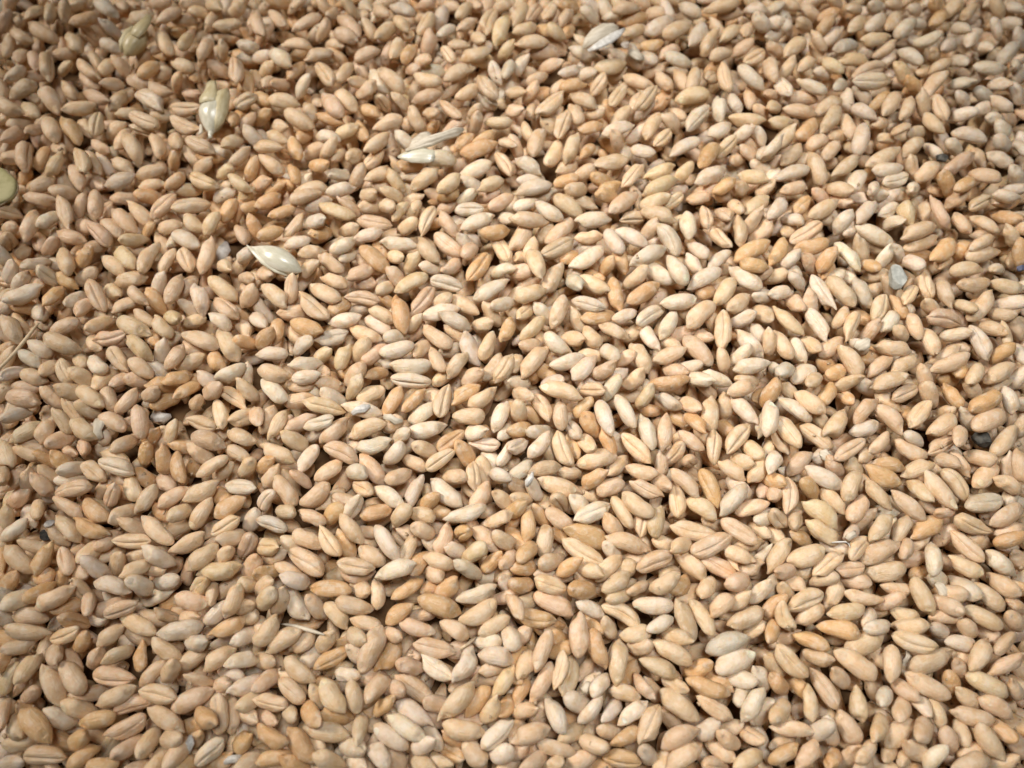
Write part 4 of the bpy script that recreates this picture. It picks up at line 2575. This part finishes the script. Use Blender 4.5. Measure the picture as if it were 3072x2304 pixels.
def build(idx, UR_, TH_, world):
    """vertex arrays of the grains in idx; world=False leaves each at its own origin"""
    uu, tt, qd, tr = lattice(UR_, TH_)
    P = params(LEN[idx], WID[idx], 1000 + len(idx))
    loc = grain_surface(uu[None, :], tt[None, :], P)
    nv = len(uu)
    tint = np.ones((len(idx), nv, 4)); tint[..., :3] = BASE[idx][:, None, :]
    db = np.pi - np.abs(((tt + math.pi) % (2 * math.pi)) - math.pi)
    germ = np.exp(-((uu + 0.80) / 0.16) ** 2 - (db / 0.6) ** 2)[None, :, None] * rg.uniform(-0.45, 0.05, (len(idx), 1, 1))
    brush = np.clip((uu - 0.86) / 0.14, 0, 1)[None, :, None]
    tint[..., :3] *= 1 + germ
    ends_ = np.clip(-uu - 0.1, 0, 1)[None, :, None] * rg.uniform(0.0, 0.45, (len(idx), 1, 1))      # the germ half is often more amber
    tint[..., :3] *= 1 - ends_ * np.array([0.10, 0.28, 0.50])
    tint[..., :3] = tint[..., :3] * (1 - 0.35 * brush) + np.array([0.62, 0.52, 0.40]) * 0.35 * brush
    kpos = loc + SEEDV[idx][:, None, :]
    if world:
        loc = loc[..., :1] * EX[idx][:, None, :] + loc[..., 1:2] * EY[idx][:, None, :] + loc[..., 2:] * EZ[idx][:, None, :] + CEN[idx][:, None, :]
    return loc * MM, tint, kpos, qd, tr, P

def joined(name, idx, UR_, TH_):
    v, ti, kp, qd, tr, _ = build(idx, UR_, TH_, True)
    k, nv = len(idx), v.shape[1]
    off = (np.arange(k) * nv)[:, None, None]
    me = make_mesh(name, v.reshape(-1, 3), (qd[None] + off).reshape(-1, 4), (tr[None] + off).reshape(-1, 3), ti.reshape(-1, 4), kp.reshape(-1, 3))
    ob = bpy.data.objects.new(name, me); COL.objects.link(ob); me.materials.append(M_GRAIN)
    return ob

# ------------------------------------------------------------------ setting: the bed under the heap
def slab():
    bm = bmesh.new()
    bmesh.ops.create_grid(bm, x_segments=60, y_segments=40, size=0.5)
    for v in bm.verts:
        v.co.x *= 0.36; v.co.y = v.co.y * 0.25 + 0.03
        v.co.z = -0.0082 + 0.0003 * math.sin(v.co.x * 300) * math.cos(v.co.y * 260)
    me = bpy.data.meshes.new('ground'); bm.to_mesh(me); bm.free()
    ob = bpy.data.objects.new('ground', me); COL.objects.link(ob); me.materials.append(M_GAP_SHADE)
    ob['kind'] = 'structure'; ob['label'] = 'dark brown shade-coloured bed under the heap of grain'
slab()

# ------------------------------------------------------------------ the heap: grains past the 300 that show largest
rest = np.where(SEL == 0)[0]; fill = np.where(SEL == 2)[0]
heap = joined('wheat_heap', rest, UR, TH)
heap['kind'] = 'stuff'; heap['label'] = 'mass of smaller and half buried wheat grains filling the heap'; heap['category'] = 'grain heap'
deep = joined('buried_wheat', np.concatenate([fill, np.where(SEL == 3)[0]]), UR_LO, TH_LO)
deep['kind'] = 'stuff'; deep['label'] = 'shaded wheat grains buried deeper in the heap'; deep['category'] = 'grain heap'

# ------------------------------------------------------------------ the 300 grains that show largest, one object each
single = np.where(SEL == 1)[0]
sv, sti, skp, sqd, strr, sP = build(single, UR, TH, False)
GU, GT = np.meshgrid(np.linspace(-0.93, -0.60, 7), np.radians(180 + np.linspace(-34, 34, 7)), indexing='ij')
gq = np.array([(i * 7 + j, (i + 1) * 7 + j, (i + 1) * 7 + j + 1, i * 7 + j + 1) for i in range(6) for j in range(6)])
for k, gi in enumerate(single):
    me = make_mesh('wheat_grain', sv[k], sqd, strr, sti[k], skp[k]); me.materials.append(M_GRAIN)
    ob = bpy.data.objects.new('wheat_grain', me); COL.objects.link(ob)
    ob.matrix_world = Matrix([[*(float(c[i]) for c in (EX[gi], EY[gi], EZ[gi])), float(CEN[gi][i]) * MM] for i in range(3)] + [[0, 0, 0, 1]])
    ob['label'] = grain_label(gi); ob['category'] = 'wheat grain'; ob['group'] = 'wheat grains on top of the heap'
    if FAC[gi] != 0:
        # germ: the wrinkled shield at the end of the back
        P1 = {a: b[k:k + 1] for a, b in sP.items()}
        g = grain_surface(GU.ravel()[None], GT.ravel()[None], P1)[0]
        rr = ((GU - (-0.765)) / 0.165) ** 2 + ((GT - math.pi) / 0.6) ** 2
        dome = np.clip(1 - rr, -0.6, 1).ravel()
        wr = 0.035 * np.sin(GU.ravel() * 46 + k) * np.clip(dome, 0, 1)
        g[:, 2] += 0.14 * dome + wr - 0.015
        tc = np.ones((49, 4)); tc[:, :3] = np.clip(BASE[gi] * (1.0 + 0.2 * math.sin(k * 1.7)), 0, 0.85)
        gm = make_mesh('germ', g * MM, gq, np.zeros((0, 3), int), tc, g + SEEDV[gi] + 40); gm.materials.append(M_GRAIN)
        go = bpy.data.objects.new('germ', gm); COL.objects.link(go); go.parent = ob

# ------------------------------------------------------------------ husked grains, chaff, stones
def link(name, me, mat, parent=None):
    ob = bpy.data.objects.new(name, me); COL.objects.link(ob); me.materials.append(mat)
    if parent: ob.parent = parent
    return ob

def frame(a, b, up=(0, 0, 1), roll=0.0):
    a, b = Vector(a), Vector(b); x = (b - a).normalized(); z = Vector(up); z = (z - x * z.dot(x)).normalized(); y = z.cross(x)
    if roll: y, z = y * math.cos(roll) + z * math.sin(roll), z * math.cos(roll) - y * math.sin(roll)
    c = (a + b) / 2 * MM
    return Matrix([[x[i], y[i], z[i], c[i]] for i in range(3)] + [[0, 0, 0, 1]])

def root(name, mat4, label, cat, group=None):
    ob = bpy.data.objects.new(name, None); COL.objects.link(ob); ob.empty_display_size = 0.002
    ob.matrix_world = mat4
    ob['label'] = label; ob['category'] = cat
    if group: ob['group'] = group
    return ob

def hull_mesh(name, L, W, tip, ribs=5, seed=0):
    """pointed hull body along x, nerves as raised lines"""
    us = np.sin(np.linspace(-math.pi / 2, math.pi / 2, 21))[1:-1]; ths = np.linspace(0, 2 * math.pi, 28, endpoint=False)
    uu, tt, qd, tr = lattice(us, ths)
    w = np.where(uu < 0, np.clip(1 - np.abs(uu) ** 2.3, 0, 1) ** 0.75, np.clip(1 - np.abs(uu) ** 1.6, 0, 1) ** (0.6 + tip))
    r = w * (1 + 0.022 * np.cos(ribs * 2 * tt) + 0.012 * np.sin(7 * uu + seed))
    v = np.stack([0.5 * L * uu, 0.5 * W * r * np.sin(tt), -0.43 * W * r * np.cos(tt) - 0.03 * L * uu ** 2], -1)
    return make_mesh(name, v * MM, qd, tr)

def blade_mesh(name, pts, widths, cup, thick=0.09, nerve=0.05, twist=0.0, ragged=0.0, seed=0):
    """thin cupped blade with real thickness along a polyline (mm, local)"""
    r = random.Random(seed); pts = [Vector(p) for p in pts]; n, c = len(pts), 9
    top, bot = [], []
    for i, p in enumerate(pts):
        t = (pts[min(i + 1, n - 1)] - pts[max(i - 1, 0)]).normalized()
        nz = Vector((0, 0, 1)); s = nz.cross(t).normalized(); nz = t.cross(s)
        a = twist * i / (n - 1); s, nz = s * math.cos(a) + nz * math.sin(a), nz * math.cos(a) - s * math.sin(a)
        for j in range(c):
            q = j / (c - 1) * 2 - 1
            w = widths[i] * (1 + ragged * r.uniform(-1, 1) * abs(q))
            h = cup * widths[i] * (1 - q * q) + nerve * math.cos(q * 9)
            pt = p + s * (q * w * 0.5) + nz * h
            top.append(pt); bot.append(pt - nz * thick)
    V = top + bot; m = n * c; Q = []
    for i in range(n - 1):
        for j in range(c - 1):
            a = i * c + j; Q.append((a, a + 1, a + c + 1, a + c)); Q.append((m + a, m + a + c, m + a + c + 1, m + a + 1))
    for i in range(n - 1):
        a = i * c; b = i * c + c - 1
        Q.append((a, a + c, m + a + c, m + a)); Q.append((b, m + b, m + b + c, b + c))
    for j in range(c - 1):
        a = j; b = (n - 1) * c + j
        Q.append((a, m + a, m + a + 1, a + 1)); Q.append((b, b + 1, m + b + 1, m + b))
    me = make_mesh(name, np.array([[*v] for v in V]) * MM, np.array(Q), np.zeros((0, 3), int))
    return me

def tube_mesh(name, pts, radii, seg=8):
    pts = [Vector(p) for p in pts]; V, Q, T = [], [], []
    for i, p in enumerate(pts):
        t = (pts[min(i + 1, len(pts) - 1)] - pts[max(i - 1, 0)]).normalized()
        s = t.orthogonal().normalized(); b = t.cross(s)
        for j in range(seg):
            a = 2 * math.pi * j / seg; V.append(p + (s * math.cos(a) + b * math.sin(a)) * radii[i])
    for i in range(len(pts) - 1):
        for j in range(seg):
            k = (j + 1) % seg; Q.append((i * seg + j, i * seg + k, (i + 1) * seg + k, (i + 1) * seg + j))
    for j in range(1, seg - 1):
        T.append((0, j + 1, j)); e = (len(pts) - 1) * seg; T.append((e, e + j, e + j + 1))
    return make_mesh(name, np.array([[*v] for v in V]) * MM, np.array(Q), np.array(T))

def rock_mesh(name, size, seed, flat=0.0):
    bm = bmesh.new(); bmesh.ops.create_icosphere(bm, subdivisions=3, radius=1.0)
    r = random.Random(seed); planes = [(Vector((r.gauss(0, 1), r.gauss(0, 1), r.gauss(0, 1))).normalized(), r.uniform(0.62, 0.9)) for _ in range(14)]
    for v in bm.verts:
        d = v.co.normalized(); k = 1.0
        for nrm, h in planes:
            q = d.dot(nrm)
            if q > 1e-3: k = min(k, h / q)
        k *= 1 + 0.03 * math.sin(9 * d.x + seed) * math.cos(8 * d.y)
        v.co = Vector((d.x * size[0], d.y * size[1], d.z * size[2])) * (k * 0.5 * MM)
    for f in bm.faces: f.smooth = False
    me = bpy.data.meshes.new(name); bm.to_mesh(me); bm.free()
    return me

def kernel_mesh(name, L, W, base, seed):
    uu, tt, qd, tr = lattice(UR, TH)
    P = params(np.array([L]), np.array([W]), seed)
    v = grain_surface(uu[None], tt[None], P)[0]
    ti = np.ones((len(uu), 4)); ti[:, :3] = base
    return make_mesh(name, v * MM, qd, tr, ti, v + seed * 3.1)

BN = list(BODIES)
def body(name, flip_=False):
    k = n + BN.index(name); a = AX[k] * LL[k] / 2
    e = (C[k] - a, C[k] + a)
    return frame(e[1], e[0]) if flip_ else frame(e[0], e[1])

# husked grain with a pearly hull, lying head down
t = root('husked_grain', body('pearl'), 'pearly white husked grain with torn glumes, point down, upper left', 'husked grain', 'husked grains')
hl = link('hull', hull_mesh('hull', 9.8, 5.5, 0.15, 5, 1), M_HULL, t)
link('tip', tube_mesh('tip', [(4.3, 0, -0.3), (5.2, -0.1, -0.3), (5.9, 0.1, -0.2)], [0.65, 0.42, 0.32]), M_HULL, hl)
link('glume', blade_mesh('glume', [(4.2, 1.0, 0.2), (2.6, 1.5, 0.8), (0.4, 1.7, 1.2), (-2.2, 1.7, 1.2), (-4.0, 2.0, 0.9), (-5.4, 2.4, 0.5)], [0.5, 2.4, 3.5, 3.2, 2.4, 0.9], 0.26, 0.12, 0.05, 0.35, 0.12, 2), M_HULL_Y, t)
link('glume', blade_mesh('glume', [(-0.8, -0.5, 1.7), (-2.6, -0.6, 1.6), (-4.4, -0.7, 1.1), (-5.8, -0.9, 0.8), (-7.0, -1.2, 0.6)], [3.8, 3.6, 2.8, 2.2, 2.0], 0.20, 0.12, 0.05, -0.15, 0.15, 3), M_HULL_Y, t)
link('glume', blade_mesh('glume', [(2.8, -2.2, 0.0), (4.4, -2.0, -0.2), (5.1, -2.5, -0.2)], [0.5, 0.8, 0.3], 0.2, 0.1, 0.02), M_CHAFF, t)

# spear-shaped husked grain
t = root('husked_grain', body('spear', True), 'greenish white spear-shaped husked grain with a pointed tip', 'husked grain', 'husked grains')
hl = link('hull', hull_mesh('hull', 11.0, 4.5, 0.55, 5, 4), M_HULL, t)
link('palea', blade_mesh('palea', [(-3.6, 1.9, -0.3), (-1.5, 2.25, 0.2), (1.5, 1.9, 0.5), (4.2, 0.9, 0.3), (6.2, 0.25, 0.0)], [0.3, 0.7, 0.9, 0.8, 0.25], 0.3, 0.12, 0.03), M_HULL, t)
link('glume', blade_mesh('glume', [(-3.0, 2.2, -0.9), (-3.9, 1.9, -0.9), (-4.9, 1.4, -0.9)], [0.4, 0.9, 0.4], 0.15, 0.1, 0.02, 0, 0.1, 5), M_CHAFF, hl)

# split husk with the kernel showing
t = root('split_husk_grain', body('split'), 'wheat grain half out of a split white husk with a long leaf', 'husked grain', 'husked grains')
km = link('kernel', kernel_mesh('kernel', 6.6, 3.6, (0.64, 0.55, 0.40), 77), M_GRAIN, t); km.location = (2.0 * MM, -0.1 * MM, 0)
link('husk', blade_mesh('husk', [(-6.2, -0.3, 0.2), (-5.2, -0.2, 0.5), (-3.2, -0.2, 0.9), (-1.0, -0.3, 1.2), (0.6, -0.5, 1.3), (1.3, -0.7, 1.3)], [0.35, 1.4, 2.8, 3.4, 3.0, 1.6], 0.20, 0.10, 0.08, 0.1, 0.22, 6), M_HULL, t)
link('husk', blade_mesh('husk', [(-4.6, 0.5, 1.3), (-2.4, 1.4, 1.7), (0.0, 2.6, 2.0), (2.6, 3.9, 2.1), (5.0, 5.0, 2.0), (6.4, 5.8, 1.9)], [0.4, 1.3, 2.2, 1.7, 2.0, 0.4], 0.16, 0.09, 0.10, 1.1, 0.28, 7), M_CHAFF, t)
link('husk', blade_mesh('husk', [(-3.6, 1.6, 0.7), (-2.8, 3.2, 0.7), (-1.6, 4.8, 0.4), (-0.6, 5.8, 0.2)], [1.2, 2.6, 2.4, 1.2], 0.13, 0.10, 0.08, -0.3, 0.25, 8), M_CHAFF, t)

# open white husk near the top edge
t = root('open_husk', body('open'), 'open empty white husk with a glossy fold near the top edge', 'husk', 'husked grains')
link('shell', blade_mesh('shell', [(-4.4, 0.2, 0.2), (-3.2, 0.8, 1.0), (-1.0, 1.3, 1.6), (1.6, 1.6, 1.7), (3.6, 1.8, 1.2), (4.6, 1.8, 0.8)], [0.6, 2.2, 3.1, 3.2, 2.3, 0.7], 0.22, 0.10, 0.05, 0.15, 0.05, 9), M_CHAFF, t)
link('fold', blade_mesh('fold', [(-4.2, -1.2, 0.9), (-2.0, -1.3, 1.5), (0.6, -1.1, 1.9), (3.0, -0.5, 1.9), (5.2, 0.4, 1.5)], [0.6, 1.8, 2.2, 2.0, 0.5], 0.20, 0.10, 0.05, -0.25, 0.05, 10), M_WHITE, t)

# faint yellow husked grain by the top left corner
t = root('husked_grain', body('faint'), 'dull yellowish husked grain near the top left corner', 'husked grain', 'husked grains')
hl = link('hull', hull_mesh('hull', 7.6, 4.4, 0.3, 5, 7), M_HULL_Y, t)
link('glume', blade_mesh('glume', [(0.0, -0.6, 1.8), (2.4, -0.4, 1.7), (4.6, 0.2, 1.2), (6.4, 0.5, 1.0)], [2.2, 2.8, 2.2, 1.2], 0.18, 0.12, 0.04, 0.2, 0.08, 11), M_HULL_Y, t)
link('palea', blade_mesh('palea', [(-3.6, 0.6, 0.6), (-1.8, 1.4, 1.1), (0.6, 1.6, 1.4), (2.2, 1.3, 1.4)], [0.6, 1.5, 1.7, 0.8], 0.25, 0.12, 0.04, 0.0, 0.05, 12), M_HULL_Y, hl)

# pale green flat seed at the left edge
def disc_mesh(name, a, b, c, edge):
    bm = bmesh.new(); bmesh.ops.create_uvsphere(bm, u_segments=36, v_segments=18, radius=1.0)
    for v in bm.verts:
        r = math.hypot(v.co.x, v.co.y); an = math.atan2(v.co.y, v.co.x)
        k = 1 + 0.05 * math.cos(3 * an + 0.7) + 0.03 * math.cos(5 * an)
        k *= 1 - 0.05 * math.cos(6 * an)
        s = 1 if v.co.z >= 0 else -1
        v.co = Vector((v.co.x * a * k, v.co.y * b * k, s * (abs(v.co.z) ** edge) * c - 0.12 * c * r * r)) * MM
    for f in bm.faces: f.smooth = True
    me = bpy.data.meshes.new(name); bm.to_mesh(me); bm.free(); return me
t = root('flat_seed', body('disc'), 'flat pale green seed cut off by the left edge', 'seed')
link('seed_body', disc_mesh('seed_body', 4.3, 4.3, 0.8, 0.40), M_LEAF, t)
rim = link('rim', tube_mesh('rim', [(4.30 * math.cos(q) * (1 + 0.05 * math.cos(3 * q + 0.7) + 0.03 * math.cos(5 * q)), 4.30 * math.sin(q) * (1 + 0.05 * math.cos(3 * q + 0.7) + 0.03 * math.cos(5 * q)), -0.1) for q in [2 * math.pi * i / 48 for i in range(49)]], [0.16] * 49), M_RIM, t)

# stones
def stone(name, px_, py_, size, mat, label, lift, seed, cat='stone'):
    p = heap_top(px_, py_, lift); ob = link(name, rock_mesh(name, size, seed), mat)
    ob.location = p * MM; ob.rotation_euler = (0.3, 0.2, seed * 0.7); ob['label'] = label; ob['category'] = cat
    return ob
k = n + BN.index('stone')
st = link('stone', rock_mesh('stone', (4.0, 5.2, 3.6), 5), M_STONE); st.location = Vector((C[k][0], C[k][1], C[k][2] - 0.8)) * MM
st['label'] = 'blue-grey stone among the grains toward the right edge'; st['category'] = 'stone'
stone('dark_stone', 2943, 1318, (3.8, 3.4, 3.0), M_DARK, 'dark grey stone below the pale grains at the right edge', 0.3, 3)
stone('dark_stone', 2822, 478, (2.6, 2.4, 2.2), M_DARK, 'small dark stone in a gap in the upper right corner', 0.5, 4)
stone('dark_stone', 915, 1062, (3.2, 2.2, 1.8), M_DARK, 'dark crumb beside a greyish grain left of the middle', 0.0, 6, 'crumb')
stone('dark_stone', 135, 1606, (2.4, 1.8, 1.6), M_DARK, 'dark crumb by a white speck near the left edge', 0.0, 8, 'crumb')
stone('blue_fragment', 3062, 806, (1.8, 1.6, 1.2), M_BLUE, 'small blue fragment at the right edge', 0.2, 9, 'fragment')

# chaff chips: place, length, width, heading, material, label
def chip(px_, py_, L, W, deg, mat, label, seed, lift=0.3, cup=0.2, tw=0.4):
    p = heap_top(px_, py_, lift); r = random.Random(seed)
    q = [(-0.5 * L, 0, 0), (-0.2 * L, 0.06 * L, 0.10 * L), (0.15 * L, -0.03 * L, 0.14 * L), (0.5 * L, 0.05 * L, r.uniform(-0.05, 0.12) * L)]
    ob = link('chaff_flake', blade_mesh('chaff_flake', q, [W * 0.55, W, W * 0.95, W * 0.35], cup, 0.10, 0.05, tw * r.uniform(-1, 1), 0.30, seed), mat)
    ob.location = p * MM; ob.rotation_euler = (r.uniform(-0.25, 0.25), r.uniform(-0.25, 0.25), math.radians(deg))
    ob['label'] = label; ob['category'] = 'chaff'; ob['group'] = 'chaff flakes on the grain'
chip(488, 1255, 3.6, 2.4, 5, M_WHITE, 'bright white ragged chaff flake left of the middle', 1, 0.5, 0.28, 0.8)
chip(1508, 285, 4.6, 2.4, 50, M_CHAFF, 'greyish chaff flake left of the top middle', 2)
chip(1470, 305, 3.6, 1.6, -35, M_CHAFF, 'narrow greyish chaff flake beside a wider one, top middle', 3)
chip(1878, 142, 2.6, 2.2, -45, M_WHITE, 'three-cornered white chaff flake beside the open husk', 4, 0.4, 0.1)
chip(1908, 172, 3.4, 1.9, -25, M_CHAFF, 'white chaff flake under the three-cornered one', 5, 0.3, 0.2)
chip(674, 758, 4.0, 2.2, 75, M_WHITE, 'bluish white chaff flake near the spear-shaped husked grain', 6, 0.3, 0.25)
chip(572, 2233, 2.8, 1.5, 82, M_WHITE, 'upright white chip by the bottom edge, left', 7, 0.5, 0.15, 0.1)
chip(702, 2277, 2.6, 1.3, 20, M_WHITE, 'curled white chip touching the bottom edge', 8, 0.4, 0.4)
chip(153, 1572, 1.7, 1.3, 30, M_WHITE, 'small white speck near the left edge above a dark crumb', 9, 0.4)
chip(1325, 168, 2.4, 1.2, -20, M_CHAFF, 'small white chaff flake between grains near the top', 10, 0.4)
chip(300, 1290, 3.8, 2.6, -70, M_CHAFF, 'crumpled pale chaff flake left, beside an orange gap', 11, 0.3, 0.3, 0.8)
chip(1590, 1440, 2.6, 1.0, 65, M_WHITE, 'hooked white chaff flake near the centre', 12, 0.4, 0.3)
chip(2550, 1608, 2.2, 1.3, 40, M_CHAFF, 'white fluffy flake in a dark gap, lower right', 13, 0.5, 0.3)
chip(2475, 1370, 2.4, 1.8, -25, M_CHAFF, 'square white flake between grains on the right', 14, 0.4, 0.12)
chip(2585, 1035, 2.8, 1.9, 35, M_CHAFF, 'pale flake over an orange grain, right of the middle', 15, 0.4, 0.12)
chip(1762, 2062, 1.8, 1.7, 80, M_CHAFF, 'round white flake in a hollow, lower middle', 16, 0.4, 0.3)
chip(2718, 1975, 2.6, 1.1, 75, M_CHAFF, 'thin white flake in a gap, lower right', 17, 0.2, 0.2)
chip(2822, 1770, 2.6, 1.8, -60, M_CHAFF, 'bluish white flake among grains, right edge side', 18, 0.3, 0.2)
chip(1085, 1232, 3.4, 1.6, 20, M_WHITE, 'wrinkled white flake left of the centre', 19, 0.3, 0.25, 0.8)
chip(1180, 1260, 3.4, 1.4, -15, M_CHAFF, 'grey papery flake beside a wrinkled white one', 20, 0.3, 0.25, 0.8)

# straw awns and threads
def strand(name, places, radii, mat, label, cat, lift=0.5, stiff=False):
    P_ = [heap_top(x, y, lift) for x, y in places]
    hi_ = [max(P_[max(0, i - 1):i + 2], key=lambda v: v.z).z for i in range(len(P_))]
    P_ = [Vector((p.x, p.y, h_)) for p, h_ in zip(P_, hi_)]
    if stiff:                                               # a stiff straw rests on the highest grains under it
        zt_ = sorted(hi_)[-2] + 0.6
        P_ = [Vector(on_plane(np.float64(x), np.float64(y), zt_)) for x, y in places]
    for _ in range(3):
        P_ = [P_[0]] + [(P_[i - 1] + P_[i] * 2 + P_[i + 1]) / 4 for i in range(1, len(P_) - 1)] + [P_[-1]]
    o_ = P_[0]; ob = link(name, tube_mesh(name, [p - o_ for p in P_], radii), mat); ob.location = o_ * MM
    ob['label'] = label; ob['category'] = cat
strand('straw_awn', [(116, 968), (99, 990), (82, 1012), (65, 1034), (47, 1056), (28, 1078), (6, 1100), (-18, 1120)], [0.22, 0.28, 0.34, 0.34, 0.32, 0.30, 0.30, 0.30], M_STRAW, 'long straw awn running off the left edge', 'awn', 0.5, True)
strand('straw_awn', [(842, 1872), (870, 1872), (900, 1878), (930, 1888), (960, 1898), (975, 1904)], [0.12, 0.26, 0.34, 0.36, 0.30, 0.12], M_CHAFF, 'thin pale straw awn near the bottom left', 'awn', 0.5)
strand('thread', [(2492, 1628), (2510, 1632), (2530, 1630), (2545, 1615), (2538, 1648)], [0.10, 0.14, 0.14, 0.12, 0.08], M_WHITE, 'thin white thread in a dark gap, lower right', 'thread', 0.4)
strand('thread', [(1380, 1948), (1410, 1935), (1432, 1912)], [0.25, 0.3, 0.2], M_STRAW, 'short straw between grains, lower middle', 'straw', 0.2)

# bran crumbs and flour dust caught in the gaps: nobody could count them
rc_ = random.Random(21); CV, CQ = [], []
def crumb(p, s):
    b0 = len(CV); a = rc_.uniform(0, 6.28); x = Vector((math.cos(a), math.sin(a), rc_.uniform(-0.5, 0.5))).normalized(); y = Vector((0, 0, 1)).cross(x).normalized(); z = x.cross(y)
    for sz in (-1, 1):
        for sx, sy in ((-1, -1), (1, -1), (1, 1), (-1, 1)):
            CV.append(p + x * (sx * s * rc_.uniform(0.5, 1.1)) + y * (sy * s * rc_.uniform(0.25, 0.7)) + z * (sz * s * rc_.uniform(0.08, 0.25)))
    for f in ((3, 2, 1, 0), (4, 5, 6, 7), (0, 1, 5, 4), (1, 2, 6, 5), (2, 3, 7, 6), (3, 0, 4, 7)): CQ.append([b0 + i for i in f])
left_ = 900
while left_ > 0:
    p = heap_top(rc_.uniform(0, 3072), rc_.uniform(0, 2304), 0.05)
    if p.z < -1.3 or rc_.random() < 0.02:
        crumb(p, rc_.uniform(0.18, 0.55)); left_ -= 1
cm = make_mesh('bran_crumbs', np.array([[*v] for v in CV]) * MM, np.array(CQ), np.zeros((0, 3), int))
co = link('bran_crumbs', cm, M_BRAN); co['kind'] = 'stuff'; co['label'] = 'tiny bran crumbs and chaff bits caught between the grains'; co['category'] = 'crumbs'
